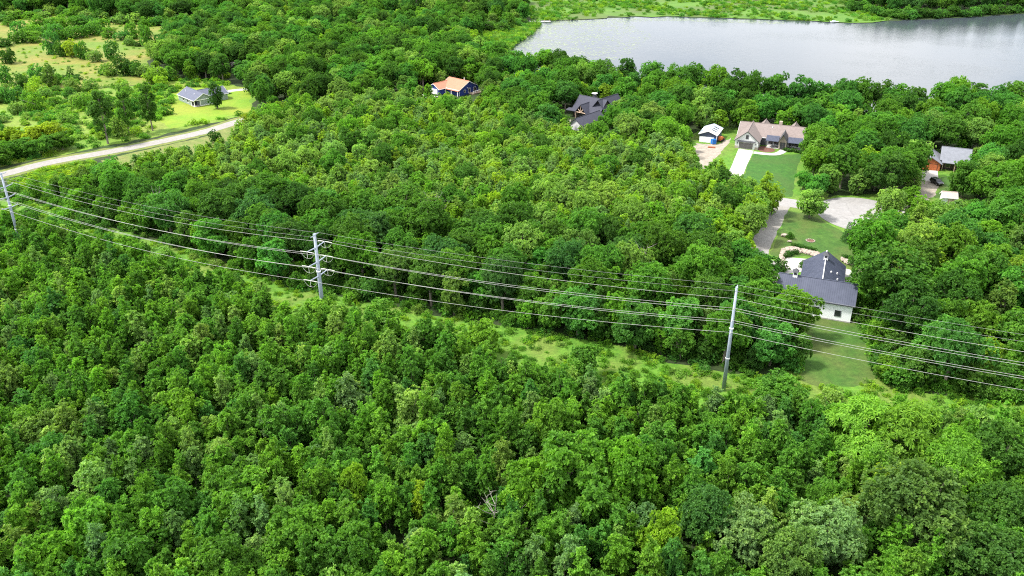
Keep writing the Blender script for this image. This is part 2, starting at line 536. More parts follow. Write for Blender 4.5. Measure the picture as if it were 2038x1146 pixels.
# power line corridor: pole feet
POLE_R = Vector((40.4, 137.2, 0)); POLE_M = Vector((-40.6, 161.8, 0)); POLE_L = Vector((-125.8, 200.4, 0))
POLE_FR = Vector((120.5, 105.5, 0)); POLE_FL = Vector((-210.0, 240.0, 0))
corr_up = [(-120, 340), (40, 392), (230, 455), (400, 505), (600, 578), (720, 598), (1000, 648), (1250, 690), (1330, 722), (1450, 742), (1580, 750), (1600, 640), (1700, 650),
           (1745, 750), (1790, 775), (2038, 800), (2300, 830)]
fg_top = [(-150, 385), (0, 412), (150, 448), (300, 495), (480, 550), (560, 590), (640, 604), (780, 618), (900, 650), (1000, 692), (1180, 724), (1340, 756),
          (1440, 776), (1600, 770), (1750, 780), (2038, 798), (2200, 815)]
CORR_UP = np.array([G(x, y)[:2] for x, y in corr_up])
FG_EDGE = np.array([G(x, y, 8.5)[:2] for x, y in fg_top])
CORRIDOR = np.concatenate([CORR_UP, FG_EDGE[::-1]])
sheet("corridor_ground", CORRIDOR, 0.02, M['weedy'], "weedy green strip of cleared ground below the power line", 3, 0.5, 21)

road_c = spline([G(-160, 385), G(0, 348.5), G(100, 323), G(250, 296), G(400, 264), G(470, 243), G(515, 231), G(580, 214), G(660, 204), G(750, 199), G(850, 192)])
sheet("road_verge_ground", ribbon(road_c, 10), 0.03, M['verge'], "strip of dry tan grass along both sides of the gravel road", 2, 0.5, 5)
ROAD = ribbon(road_c, 5.6)
sheet("gravel_road", ROAD, 0.06, M['gravel'], "pale gravel road crossing the left side between meadow and woods", 2, 0.12, 6)

meadow_px = [(-200, 60), (0, 42), (120, 30), (200, 44), (330, 52), (350, 70), (300, 110), (290, 150), (300, 168), (200, 172), (120, 180), (0, 178), (-200, 190)]
MEADOW = gpoly(meadow_px)
sheet("meadow_field", MEADOW, 0.03, M['meadow'], "dry tan meadow dotted with trees in the upper left", 5, 1.2, 7)
green_px = [(-200, 192), (0, 180), (120, 182), (200, 174), (300, 170), (340, 160), (440, 160), (470, 172), (505, 178), (500, 225), (380, 255), (250, 284), (100, 312), (-10, 335), (-160, 365)]
GREENM = gpoly(green_px)
sheet("green_field", GREENM, 0.025, M['green_meadow'], "rough green field between the dry meadow and gravel road", 4, 0.8, 8)
LAWN_F = gpoly([(318, 240), (345, 205), (340, 188), (370, 172), (430, 178), (500, 178), (498, 222), (420, 240), (340, 258)])
sheet("lawn", LAWN_F, 0.045, M['bright_lawn'], "bright yellow-green lawn around the small grey house", 3, 0.5, 9)
FIELD_T = gpoly([(20, 362), (110, 332), (190, 322), (170, 372), (90, 398), (40, 388)])
sheet("wild_field", FIELD_T, 0.03, M['bright_lawn'], "yellow-green triangle of rough grass below the gravel road", 3, 0.6, 10)
STRIP = gpoly([(200, 320), (270, 302), (400, 274), (480, 250), (490, 266), (420, 302), (300, 330), (215, 345)])
sheet("roadside_field", STRIP, 0.033, M['verge'], "tan dry grass strip between the gravel road and woods", 3, 0.4, 11)
DRIVE_F = ribbon(spline([G(432, 184), G(470, 179.5), G(520, 174), G(580, 160)]), 4.0)
sheet("driveway_path", DRIVE_F, 0.07, M['concrete'], "pale driveway leading right from the small grey house", 2, 0.08, 12)
sheet("woodland_path", ribbon(spline([G(440, 138), G(462, 122), G(470, 108), G(500, 92)]), 6), 0.05, M['gravel'], "short stretch of pale gravel track among trees, upper left", 2, 0.2, 13)

# cul-de-sac and the two near properties
CUL = [G(1688, 428)[:2] for _ in (0,)][0]
cul_c = np.array([101.0, 228.5])
ang = np.linspace(0, 2 * math.pi, 40, endpoint=False)
CULDESAC = cul_c + np.stack([np.cos(ang) * 13.0, np.sin(ang) * 14.3], 1)
LANE = ribbon(spline([G(1380, 372), G(1440, 380), G(1500, 394), G(1560, 402), G(1620, 412), G(1680, 426)]), 7.0)
sheet("lane_road", LANE, 0.055, M['asphalt'], "pale lane running left from the turning circle", 2, 0.06, 14)
sheet("cul_de_sac_road", CULDESAC, 0.062, M['asphalt'], "round pale asphalt turning circle at the end of the lane", 2, 0.08, 15)
DRIVE_A = gpoly([(1528, 398), (1576, 404), (1562, 432), (1540, 476), (1527, 505), (1536, 520), (1556, 520), (1556, 548), (1545, 566), (1515, 562), (1482, 512), (1500, 470), (1525, 430)])
sheet("gravel_driveway_path", smooth_poly(DRIVE_A, 1), 0.05, M['gravel'], "pale gravel driveway curving down to the slate-roofed house", 1.5, 0.15, 16)
LAWN_A = gpoly([(1566, 420), (1600, 424), (1640, 440), (1680, 464), (1735, 470), (1740, 520), (1712, 560), (1700, 535), (1640, 512), (1560, 512), (1532, 508), (1545, 475)])
sheet("lawn", LAWN_A, 0.035, M['lawn'], "mown lawn between gravel driveway, turning circle and slate-roofed house", 2, 0.25, 17)
LAWN_A2 = gpoly([(1588, 640), (1625, 622), (1710, 640), (1730, 690), (1745, 752), (1700, 770), (1640, 772), (1590, 756)])
sheet("lawn", LAWN_A2, 0.036, M['lawn'], "dark green lawn below the long white wall of the house", 2, 0.3, 18)
SIDE_A = gpoly([(1480, 500), (1525, 428), (1530, 405), (1545, 410), (1520, 455), (1495, 510)])
sheet("lawn", SIDE_A, 0.031, M['lawn'], "narrow grass verge on the woodland side of gravel driveway", 2, 0.3, 19)
PATIO_A = gpoly([(1564, 512), (1612, 516), (1606, 540), (1560, 545)])
sheet("patio_floor", PATIO_A, 0.075, M['concrete'], "pale concrete patio left of the slate-roofed house rear wing", 3, 0, 20)
PATIO_A2 = gpoly([(1680, 534), (1696, 538), (1699, 548), (1694, 562), (1678, 566)])
sheet("patio_floor", smooth_poly(PATIO_A2, 1), 0.075, M['concrete'], "small curved concrete terrace right of the slate-roofed house", 3, 0, 22)
DRIVE_B = gpoly([(1470, 296), (1500, 300), (1486, 330), (1476, 356), (1450, 372), (1440, 364), (1456, 330)])
sheet("concrete_driveway_path", DRIVE_B, 0.07, M['concrete'], "bright white concrete driveway below the taupe garage door", 3, 0.03, 23)
WALK_B = ribbon(spline([G(1500, 303.5), G(1520, 306), G(1540, 307), G(1552, 304.5), G(1560, 299)]), 2.6)
sheet("garden_path", WALK_B, 0.072, M['concrete'], "curved pale walkway along the front of taupe-roofed house", 2, 0, 24)
LAWN_B = gpoly([(1502, 303), (1545, 309), (1598, 306), (1585, 340), (1576, 392), (1520, 388), (1478, 372), (1480, 352), (1490, 325)])
sheet("lawn", LAWN_B, 0.04, M['rich_lawn'], "rich green lawn in front of the taupe-roofed house", 2, 0.2, 25)
BED_B = gpoly([(1507, 300), (1512, 290), (1530, 292), (1546, 300), (1530, 304)])
sheet("mulch_bed_ground", smooth_poly(BED_B, 1), 0.06, M['mulch'], "brown mulch bed beside the taupe-roofed house entrance", 1.5, 0.1, 26)
YARD_C = gpoly([(1384, 285), (1428, 288), (1455, 274), (1448, 290), (1420, 318), (1412, 345), (1392, 350), (1384, 318)])
sheet("sandy_yard_ground", YARD_C, 0.05, M['sand'], "bare sandy yard in front of the pale-roofed shed", 2, 0.3, 27)
YARD_G = gpoly([(1836, 338), (1866, 340), (1868, 362), (1834, 360)])
sheet("parking_slab_floor", YARD_G, 0.085, M['concrete'], "pale concrete parking slab by the cedar house", 3, 0.02, 28)
DRIVE_G = gpoly([(1832, 359), (1872, 356), (1868, 372), (1856, 392), (1830, 410), (1790, 420), (1760, 424), (1770, 410), (1820, 392)])
sheet("dirt_driveway_path", DRIVE_G, 0.05, M['sand'], "brownish dirt driveway below the parked black car", 2, 0.25, 29)
LAWN_G = gpoly([(1872, 352), (1900, 350), (1912, 372), (1898, 396), (1860, 394), (1868, 374)])
sheet("lawn", LAWN_G, 0.034, M['lawn'], "small grass patch between dirt driveway and garden shed", 2, 0.3, 30)
YARD_D = gpoly([(1098, 252), (1112, 240), (1136, 236), (1132, 250), (1110, 258)])
sheet("sandy_yard_ground", YARD_D, 0.05, M['sand'], "pale bare yard left of the charcoal-roofed house", 2, 0.4, 31)
YARD_E = gpoly([(806, 196), (828, 186), (850, 188), (872, 192), (868, 198), (830, 201)])
sheet("pale_driveway_path", YARD_E, 0.062, M['concrete'], "pale driveway in front of the blue house garage", 2, 0.1, 32)

sheet("rough_grass_field", gpoly([(1376, 268), (1455, 238), (1612, 246), (1640, 300), (1645, 398), (1560, 402), (1470, 385), (1380, 378)]), 0.026, M['weedy'], "rough grass around the taupe-roofed house and shed", 3, 0.6, 41)
sheet("rough_grass_field", gpoly([(1815, 300), (1925, 292), (1945, 400), (1880, 420), (1812, 412)]), 0.026, M['weedy'], "rough grass around the cedar house and garden shed", 3, 0.6, 42)
sheet("rough_grass_field", gpoly([(1462, 505), (1515, 400), (1760, 385), (1770, 470), (1740, 640), (1750, 770), (1570, 760), (1545, 600)]), 0.024, M['weedy'], "rough grass around the slate-roofed house and its lawns", 3, 0.6, 43)
# marsh along the far end of the lake
MARSH1 = gpoly([(1030, 5), (1062, -22), (1300, -30), (1700, -30), (1760, 0), (1770, 40), (1700, 45), (1640, 43), (1560, 39), (1450, 35), (1330, 31), (1210, 32), (1130, 40), (1075, 41), (1050, 36)])
sheet("marsh_field", MARSH1, 0.04, M['marsh'], "bright green marsh beyond the far end of the lake", 10, 2.5, 33)
MARSH2 = gpoly([(940, 70), (1000, 66), (1060, 46), (1075, 50), (1048, 72), (1022, 92), (1000, 118), (975, 122), (955, 100)])
sheet("marsh_shore", MARSH2, 0.045, M['marsh'], "light green marshy shore at the left end of lake", 6, 1.5, 34)

# ------------------------------------------------------------------ houses
class House:
    def __init__(self, name, label, x, y, rot, cat="house"):
        self.o = empty(name, (x, y, 0), rot)
        tag(self.o, label, cat)

    def walls(self, mat, x0, x1, y0, y1, he, hr, axis, name="wall", z0=0.0):
        """block with gables: ridge runs along axis"""
        mb = MB()
        if axis == 'x':
            c = (y0 + y1) / 2
            mb.prism([(y0, z0), (y1, z0), (y1, he), (c, hr), (y0, he)], 'x', x0, x1)
        else:
            c = (x0 + x1) / 2
            mb.prism([(x0, z0), (x1, z0), (x1, he), (c, hr), (x0, he)], 'y', y0, y1)
        return mb.build(name, mat, self.o)

    def roof(self, mat, x0, x1, y0, y1, he, hr, axis, over=0.45, t=0.16, trim=None, name="roof", lift=0.10, seams=None, ridge=None):
        """two slopes; each slope is a part of its own, with barge boards as sub-parts"""
        if axis == 'x':
            c, half = (y0 + y1) / 2, (y1 - y0) / 2
            T = lambda a, u, z: (a, c + u, z)
            a0, a1 = x0 - over, x1 + over
        else:
            c, half = (x0 + x1) / 2, (x1 - x0) / 2
            T = lambda a, u, z: (c + u, a, z)
            a0, a1 = y0 - over, y1 + over
        k = (hr - he) / half
        eo = half + over
        ze = hr - k * eo + lift
        zr = hr + lift
        first = None
        for s in (-1, 1):
            mb = MB()
            mb.slab([T(a0, 0.0, zr), T(a1, 0.0, zr), T(a1, s * eo, ze), T(a0, s * eo, ze)], t)
            r = mb.build(name, mat, self.o)
            first = first or r
            if trim:
                for a, d in ((a0, -1), (a1, 1)):
                    m2 = MB()
                    aa, ab = (a - 0.05, a - 0.003) if d < 0 else (a + 0.003, a + 0.05)
                    p = [T(aa, 0, zr - 0.01), T(ab, 0, zr - 0.01), T(ab, s * eo, ze - 0.01), T(aa, s * eo, ze - 0.01)]
                    m2.slab(p, 0.26)
                    m2.build("barge_board", trim, r)
                m3 = MB()
                m3.slab([T(a0, s * (eo + 0.003), ze), T(a1, s * (eo + 0.003), ze), T(a1, s * (eo + 0.08), ze), T(a0, s * (eo + 0.08), ze)], 0.2)
                m3.build("gutter", trim, r)
            if seams:
                m4 = MB()
                n = int((a1 - a0) / seams)
                for j in range(n + 1):
                    a = a0 + 0.05 + j * (a1 - a0 - 0.1) / n
                    p = [T(a - 0.025, 0, zr + 0.045), T(a + 0.025, 0, zr + 0.045), T(a + 0.025, s * (eo - 0.02), ze + 0.06), T(a - 0.025, s * (eo - 0.02), ze + 0.06)]
                    m4.slab(p, 0.055)
                so = m4.build("standing_seams", mat, r)
                so["kind"] = "stuff"
        m5 = MB()
        m5.tube([T(a0, 0, zr + 0.02), T(a1, 0, zr + 0.02)], 0.11, 6)
        m5.build("ridge_cap", ridge or mat, first)
        return first

    def opening(self, name, face, u, z0, w, h, at, pane, frame, bars=0, parent=None, panels=0):
        """window or door set on a wall; face -y,+y,-x,+x; u centre along the wall, at = wall plane"""
        s = -1 if face[0] == '-' else 1
        ax = face[1]

        def bx(mb, u0, u1, d0, d1, za, zb):
            a, b = sorted((at + s * d0, at + s * d1))
            if ax == 'y': mb.box(u0, u1, a, b, za, zb)
            else: mb.box(a, b, u0, u1, za, zb)
        fr = MB(); g = 0.10
        bx(fr, u - w / 2 - g, u - w / 2, 0.003, 0.09, z0 - g, z0 + h + g)
        bx(fr, u + w / 2, u + w / 2 + g, 0.003, 0.09, z0 - g, z0 + h + g)
        bx(fr, u - w / 2, u + w / 2, 0.003, 0.088, z0 + h, z0 + h + g)
        bx(fr, u - w / 2, u + w / 2, 0.003, 0.088, z0 - g, z0)
        f = fr.build(name, frame, parent or self.o)
        if parent is None:
            if panels:
                for i in range(panels):
                    p = MB(); dz = h / panels
                    bx(p, u - w / 2 + 0.01, u + w / 2 - 0.01, 0.004, 0.05, z0 + i * dz + 0.015, z0 + (i + 1) * dz - 0.015)
                    p.build("panel", pane, f)
            else:
                nb = bars + 1
                for i in range(nb):
                    p = MB(); du = w / nb
                    bx(p, u - w / 2 + i * du + 0.03, u - w / 2 + (i + 1) * du - 0.03, 0.004, 0.04, z0 + 0.02, z0 + h - 0.02)
                    p.build("pane", pane, f)
        return f

    def part(self, name, mat, fn, parent=None, smooth=False):
        mb = MB(); fn(mb)
        return mb.build(name, mat, parent or self.o, smooth)


def cupola(h, x, y, z):
    c = h.part("cupola", M['trim'], lambda m: m.box(x - 0.5, x + 0.5, y - 0.5, y + 0.5, z - 0.8, z + 0.75))
    for s in (-1, 1):
        h.part("louvre", M['charcoal'], lambda m: m.box(x - 0.3, x + 0.3, *sorted((y + s * 0.503, y + s * 0.53)), z + 0.05, z + 0.6), c)
        h.part("louvre", M['charcoal'], lambda m: m.box(*sorted((x + s * 0.503, x + s * 0.53)), y - 0.3, y + 0.3, z + 0.05, z + 0.6), c)
    h.part("cupola_roof", M['charcoal'], lambda m: m.add(
        [(x - .72, y - .72, z + .76), (x + .72, y - .72, z + .76), (x + .72, y + .72, z + .76), (x - .72, y + .72, z + .76), (x, y, z + 1.5)],
        [(0, 3, 2, 1), (0, 1, 4), (1, 2, 4), (2, 3, 4), (3, 0, 4)]), c)


# A: slate steel roof, white walls, T plan
A = House("slate_roofed_house", "white house with T-shaped dark slate steel roof and two cupolas, nearest the power line", 67.98, 170.36, -0.374)
A.walls(M['white_metal'], -8.0, 8.0, -3.75, 3.75, 4.55, 7.7, 'x')
A.roof(M['slate_metal'], -8.0, 8.0, -3.75, 3.75, 4.55, 7.7, 'x', 0.42, seams=0.45, ridge=M['slate_metal'], trim=M['charcoal'])
A.walls(M['white_metal'], -3.5, 5.45, 3.76, 20.6, 2.85, 5.95, 'y')
A.roof(M['slate_metal'], -3.5, 5.45, 1.0, 20.6, 2.85, 5.95, 'y', 0.42, seams=0.45, ridge=M['trim'], trim=M['charcoal'])
for u, w in ((5.2, 1.15), (-3.4, 1.15), (0.6, 1.15)):
    A.opening("window", '-y', u, 1.3, w, 1.25, -3.75, M['glass'], M['charcoal'], 0)
A.opening("door", '-x', 0.0, 0.05, 1.1, 2.1, -8.0, M['charcoal'], M['trim'])
A.opening("window", '-x', -2.2, 1.2, 1.2, 1.2, -8.0, M['glass'], M['charcoal'])
for v in (7.5, 11.5, 16.0):
    A.opening("window", '-x', v, 0.9, 1.4, 1.2, -3.5, M['glass'], M['charcoal'], 1)
    A.opening("window", '+x', v, 0.9, 1.4, 1.2, 5.45, M['glass'], M['charcoal'], 1)
A.part("foundation", M['concrete'], lambda m: m.box(-8.06, 8.06, -3.81, -3.754, 0.0, 0.32))
cupola(A, -4.9, 0.0, 8.0)
cupola(A, 0.975, 16.2, 6.25)
for x, y in ((2.6, 10.8), (4.0, 12.6), (4.2, 9.6)):
    zz = 5.95 - (x - 0.975) * (3.1 / 4.475) + 0.12
    A.part("roof_vent", M['trim'], lambda m: m.tube([(x, y, zz - 0.1), (x, y, zz + 0.35)], 0.16, 8))

# B: taupe shingle roof, garage gable, porch
B = House("taupe_roofed_house", "white house with long taupe shingle roof, garage gable and steel-roofed porch by the lake", 82.76, 291.98, -0.379)
B.walls(M['white_paint'], -4.0, 4.0, 0.0, 13.0, 3.05, 6.35, 'y', "garage_wall")
B.roof(M['brown_shingle'], -4.0, 4.0, 0.0, 14.0, 3.05, 6.35, 'y', 0.4, trim=M['charcoal'])
B.walls(M['white_paint'], -4.0, 18.0, 7.2, 19.2, 3.0, 6.1, 'x', "wall")
B.roof(M['brown_shingle'], -4.0, 18.0, 7.2, 19.2, 3.0, 6.1, 'x', 0.45, trim=M['trim'])
B.opening("garage_door", '-y', -0.2, 0.05, 4.9, 2.2, 0.0, M['taupe_door'], M['trim'], panels=4)
B.part("garage_canopy", M['charcoal'], lambda m: m.slab([(-3.2, -0.01, 2.95), (3.0, -0.01, 2.95), (3.0, -0.75, 2.68), (-3.2, -0.75, 2.68)], 0.12))
B.opening("gable_window", '-y', 0.0, 3.7, 0.75, 1.15, 0.0, M['glass'], M['charcoal'])
for s in (-1, 1):
    B.part("wall_lamp", M['charcoal'], lambda m: m.box(s * 3.2 - 0.12, s * 3.2 + 0.12, -0.2, -0.003, 1.7, 2.1))
    B.part("stone_pier", M['stone'], lambda m: m.box(s * 3.45 - 0.55, s * 3.45 + 0.55, -0.08, -0.002, 0.0, 0.95))
B.part("porch_floor", M['concrete'], lambda m: m.box(6.5, 18.3, 3.9, 7.15, 0.0, 0.22))
for nm, x0, x1 in (("porch_roof", 6.0, 10.4), ("porch_roof", 13.4, 18.4)):
    r = B.part(nm, M['slate_metal'], lambda m: m.slab([(x0, 7.4, 3.75), (x1, 7.4, 3.75), (x1, 3.7, 2.75), (x0, 3.7, 2.75)], 0.14))
    mb = MB()
    for j in range(int((x1 - x0) / 0.45)):
        a = x0 + 0.2 + j * 0.45
        mb.slab([(a - .025, 7.38, 3.80), (a + .025, 7.38, 3.80), (a + .025, 3.72, 2.81), (a - .025, 3.72, 2.81)], 0.06)
    mb.build("standing_seams", M['slate_metal'], r)["kind"] = "stuff"
B.walls(M['stone'], 10.6, 13.2, 3.9, 7.15, 3.0, 5.2, 'y', "entrance_wall")
B.roof(M['charcoal'], 10.4, 13.4, 3.2, 9.0, 2.9, 5.6, 'y', 0.2, name="entrance_roof")
B.opening("front_door", '-y', 11.9, 0.25, 1.5, 2.2, 3.9, M['charcoal'], M['dark_wood'], 1)
for x in (6.3, 8.4, 15.0, 18.1):
    B.part("porch_post", M['charcoal'], lambda m: m.box(x - 0.11, x + 0.11, 3.85, 4.07, 0.22, 2.68))
for u, w in ((7.6, 1.5), (9.4, 1.2), (14.6, 1.5), (16.2, 1.2), (17.4, 0.9)):
    B.opening("window", '-y', u, 0.75, w, 1.6, 7.2, M['glass'], M['charcoal'], 1)
B.part("porch_wall", M['charcoal'], lambda m: m.box(4.2, 6.2, 6.9, 7.19, 0.0, 2.75))
B.part("chimney", M['stone'], lambda m: m.box(9.0, 10.1, 15.0, 16.0, 3.4, 7.0))
for x in (4.0, 14.6):
    d = B.walls(M['white_paint'], x - 1.4, x + 1.4, 14.2, 18.8, 4.9, 6.3, 'y', "dormer_wall", 3.3)
    B.roof(M['brown_shingle'], x - 1.4, x + 1.4, 13.6, 18.8, 4.9, 6.35, 'y', 0.25, name="dormer_roof")
for x, y in ((-1.2, 9.6), (7.2, 11.6)):
    zz = 6.1 - abs(y - 13.2) * 0.517 + 0.05
    B.part("roof_vent", M['trim'], lambda m: m.tube([(x, y, zz - 0.1), (x, y, zz + 0.45)], 0.12, 8))

# C: shed
C = House("metal_shed", "shed with pale blue steel roof, navy gable and white front on sandy yard", 72.66, 304.13, 1.162, "shed")
C.walls(M['navy_steel'], -5.0, 5.0, -3.1, 3.1, 3.15, 4.35, 'x')
C.roof(M['ice_metal'], -5.0, 5.0, -3.1, 3.1, 3.15, 4.35, 'x', 0.3, seams=0.6, trim=M['trim'])
C.part("white_front", M['white_metal'], lambda m: m.box(-5.06, -5.003, -2.2, 3.0, 0.05, 2.1))
C.part("corner_trim", M['trim'], lambda m: m.box(-5.09, -4.9, -3.19, -3.0, 0.0, 3.1))
for i in range(3):
    y = -1.5
    C.part("skylight", M['charcoal'], lambda m: m.slab([(-2.6 + i * 2.2, -0.7, 4.27), (-1.9 + i * 2.2, -0.7, 4.27), (-1.9 + i * 2.2, -2.4, 3.60), (-2.6 + i * 2.2, -2.4, 3.60)], 0.1))

# D: charcoal-roofed house with timber truss gable
D = House("charcoal_roofed_house", "dark house with charcoal shingle roof, timber truss gable and white-capped chimney amid trees", 29.3, 335.1, -0.70)
D.walls(M['dark_wood'], -4.0, 8.5, -3.0, 6.5, 3.3, 7.7, 'x')
D.roof(M['dark_shingle'], -4.0, 8.5, -3.0, 6.5, 3.3, 7.7, 'x', 0.5)
D.walls(M['dark_wood'], 3.6, 9.6, 0.0, 12.0, 4.3, 7.9, 'y', "wing_wall")
D.roof(M['dark_shingle'], 3.6, 9.6, -1.0, 12.0, 4.3, 7.9, 'y', 0.5)
D.roof(M['dark_shingle'], -0.9, 4.1, -5.6, 1.5, 3.1, 6.1, 'y', 0.4, name="porch_roof")
D.part("porch_back_wall", M['charcoal'], lambda m: m.prism([(-0.8, 0), (4.0, 0), (4.0, 3.0), (1.6, 5.9), (-0.8, 3.0)], 'y', -3.4, -3.3))
tr = [((-0.8, -5.7, 3.05), (4.0, -5.7, 3.05)), ((1.6, -5.7, 3.05), (1.6, -5.7, 5.7)), ((1.6, -5.7, 3.1), (0.4, -5.7, 4.4)), ((1.6, -5.7, 3.1), (2.8, -5.7, 4.4)),
      ((-0.75, -5.7, 0.0), (-0.75, -5.7, 3.0)), ((3.95, -5.7, 0.0), (3.95, -5.7, 3.0))]
for k, (a, b) in enumerate(tr):
    D.part("truss_beam" if k < 4 else "porch_post", M['timber'], lambda m: m.tube([a, b], 0.19, 4))
D.part("side_canopy", M['dark_shingle'], lambda m: m.slab([(-6.4, -4.6, 2.7), (-0.5, -4.6, 2.9), (-0.5, -2.6, 3.5), (-6.4, -2.6, 3.3)], 0.16))
D.walls(M['white_paint'], 5.8, 11.3, -18.3, -3.2, 2.4, 4.5, 'y', "garage_wall")
D.roof(M['dark_shingle'], 5.8, 11.3, -18.3, -3.2, 2.4, 4.5, 'y', 0.45, name="garage_roof")
D.opening("window", '+x', -12.0, 0.9, 1.3, 1.1, 11.3, M['glass'], M['trim'], 1)
ch = D.part("chimney", M['charcoal'], lambda m: m.box(1.4, 2.6, 2.4, 3.5, 5.5, 9.0))
D.part("chimney_cap", M['trim'], lambda m: m.box(1.1, 2.9, 2.1, 3.8, 9.003, 9.25), ch)
for u in (-2.5, 5.0):
    D.opening("window", '-y', u, 1.0, 1.1, 1.4, -3.0, M['glass'], M['timber'], 1)

# E: blue house, orange roof
Eh = House("blue_house", "deep blue house with orange shingle roof and white trim beside the forest", -23.3, 377.03, -0.745)
Eh.walls(M['blue_siding'], -6.0, 6.0, -5.8, 5.8, 2.75, 5.55, 'x')
Eh.roof(M['orange_shingle'], -6.0, 6.0, -5.8, 5.8, 2.75, 5.55, 'x', 0.45, trim=M['trim'])
Eh.walls(M['blue_siding'], -8.6, -2.2, -10.2, 0.0, 2.6, 4.5, 'y', "garage_wall")
Eh.roof(M['orange_shingle'], -8.6, -2.2, -10.2, 0.0, 2.6, 4.5, 'y', 0.45, trim=M['trim'], name="garage_roof")
Eh.opening("garage_door", '-y', -5.4, 0.05, 4.2, 2.1, -10.2, M['trim'], M['trim'], panels=4)
for u, w, z, hh in ((-2.6, 0.9, 1.0, 1.1),):
    Eh.opening("window", '+x', u, z, w, hh, 6.0, M['glass'], M['trim'])
Eh.opening("door", '+x', 0.2, 0.5, 1.1, 2.0, 6.0, M['glass'], M['trim'])
Eh.opening("window", '+x', 3.6, 0.6, 1.5, 1.9, 6.0, M['glass'], M['trim'], 1)
Eh.part("wall_lamp", M['trim'], lambda m: m.box(6.003, 6.2, -1.2, -0.7, 2.7, 3.0))
for x in (-1.8, 2.0, 5.9):
    Eh.part("porch_post", M['trim'], lambda m: m.box(x - 0.14, x + 0.14, -6.95, -6.67, 0, 2.25))
Eh.part("corner_board", M['trim'], lambda m: m.box(5.9, 6.05, -5.85, -5.7, 0, 2.8))
Eh.part("porch_roof", M['orange_shingle'], lambda m: m.slab([(-2.0, -6.28, 2.42), (6.4, -6.28, 2.42), (6.4, -7.1, 2.30), (-2.0, -7.1, 2.30)], 0.12))
Eh.part("deck", M['timber'], lambda m: m.box(6.05, 8.6, 0.0, 6.2, 0.0, 0.45))
for k in range(5):
    Eh.part("deck_post", M['trim'], lambda m: m.box(8.45, 8.55, 0.1 + k * 1.45, 0.2 + k * 1.45, 0.45, 1.4))
Eh.part("deck_rail", M['trim'], lambda m: m.box(8.42, 8.58, 0.0, 6.1, 1.4, 1.48))
Eh.part("roof_vent", M['trim'], lambda m: m.tube([(2.0, 1.2, 4.9), (2.0, 1.2, 6.3)], 0.15, 8))

# F: sage house
Fh = House("sage_grey_house", "small sage grey house with blue-grey roof and corner porch on the bright lawn", -133.6, 358.6, -0.821)
Fh.walls(M['sage_siding'], -7.7, 4.6, -4.3, 4.3, 2.75, 5.1, 'x')
Fh.roof(M['grey_shingle'], -7.7, 7.7, -4.3, 4.3, 2.75, 5.1, 'x', 0.4, trim=M['trim'])
Fh.part("porch_gable", M['sage_siding'], lambda m: m.prism([(-4.3, 2.62), (4.3, 2.62), (0, 5.0)], 'x', 7.5, 7.68))
Fh.part("gable_band", M['trim'], lambda m: m.box(7.70, 7.78, -4.5, 4.5, 2.45, 2.75))
Fh.part("side_wall", M['sage_siding'], lambda m: m.box(4.61, 7.6, -1.6, 4.3, 0.0, 2.7))
Fh.part("porch_floor", M['concrete'], lambda m: m.box(4.61, 7.9, -4.5, -1.61, 0.0, 0.15))
Fh.part("porch_post", M['trim'], lambda m: m.box(7.45, 7.72, -4.42, -4.15, 0.15, 2.45))
Fh.part("porch_post", M['trim'], lambda m: m.box(7.45, 7.72, -1.86, -1.62, 0.15, 2.45))
Fh.part("porch_post", M['trim'], lambda m: m.box(4.63, 4.9, -4.42, -4.15, 0.15, 2.6))
Fh.part("patio_door", M['glass'], lambda m: m.box(4.61, 4.66, -3.9, -1.9, 0.15, 2.3))
Fh.part("base_trim", M['trim'], lambda m: m.box(7.603, 7.68, -1.55, 4.3, 0.0, 0.35))
Fh.part("corner_board", M['trim'], lambda m: m.box(-7.78, -7.62, -4.38, -4.22, 0.0, 2.7))
Fh.walls(M['sage_siding'], -3.5, 4.5, 4.31, 12.0, 2.75, 4.95, 'y', "wing_wall")
Fh.roof(M['grey_shingle'], -3.5, 4.5, 1.0, 12.0, 2.75, 4.95, 'y', 0.4, trim=M['trim'])
Fh.opening("window", '-y', -3.0, 0.9, 1.4, 1.3, -4.3, M['glass'], M['trim'], 1)
Fh.opening("window", '-y', 1.4, 0.9, 1.4, 1.3, -4.3, M['glass'], M['trim'], 1)
for x in (-5.0, 3.5):
    Fh.part("roof_vent", M['trim'], lambda m: m.tube([(x, -2.0, 4.0), (x, -2.0, 4.65)], 0.13, 8))

# G: cedar house on the right
Gh = House("cedar_house", "orange cedar house with grey shingle roof half hidden by trees on the right", 146.0, 272.5, -0.42)
Gh.walls(M['dark_wood'], -3.2, 5.0, -4.0, 6.0, 3.3, 6.1, 'x')
Gh.roof(M['pale_shingle'], -3.2, 5.0, -4.0, 6.0, 3.3, 6.1, 'x', 0.5)
Gh.walls(M['cedar'], -9.5, -3.3, -7.0, 2.0, 2.6, 4.4, 'y', "garage_wall")
Gh.roof(M['pale_shingle'], -9.5, -3.3, -7.0, 3.5, 2.6, 4.4, 'y', 0.5, name="garage_roof")
Gh.opening("garage_door", '-y', -6.4, 0.05, 4.4, 2.1, -7.0, M['cedar'], M['dark_wood'], panels=4)
for x in (-1.0, 1.6, 4.0):
    Gh.opening("window", '-y', x, 0.8, 1.3, 1.6, -4.0, M['glass'], M['timber'], 1)
for x in (-2.6, 1.0):
    Gh.part("porch_post", M['timber'], lambda m: m.box(x - 0.1, x + 0.1, -5.9, -5.7, 0, 2.7))
Gh.part("porch_roof", M['pale_shingle'], lambda m: m.slab([(-3.0, -4.5, 3.2), (2.0, -4.5, 3.2), (2.0, -6.1, 2.75), (-3.0, -6.1, 2.75)], 0.14))

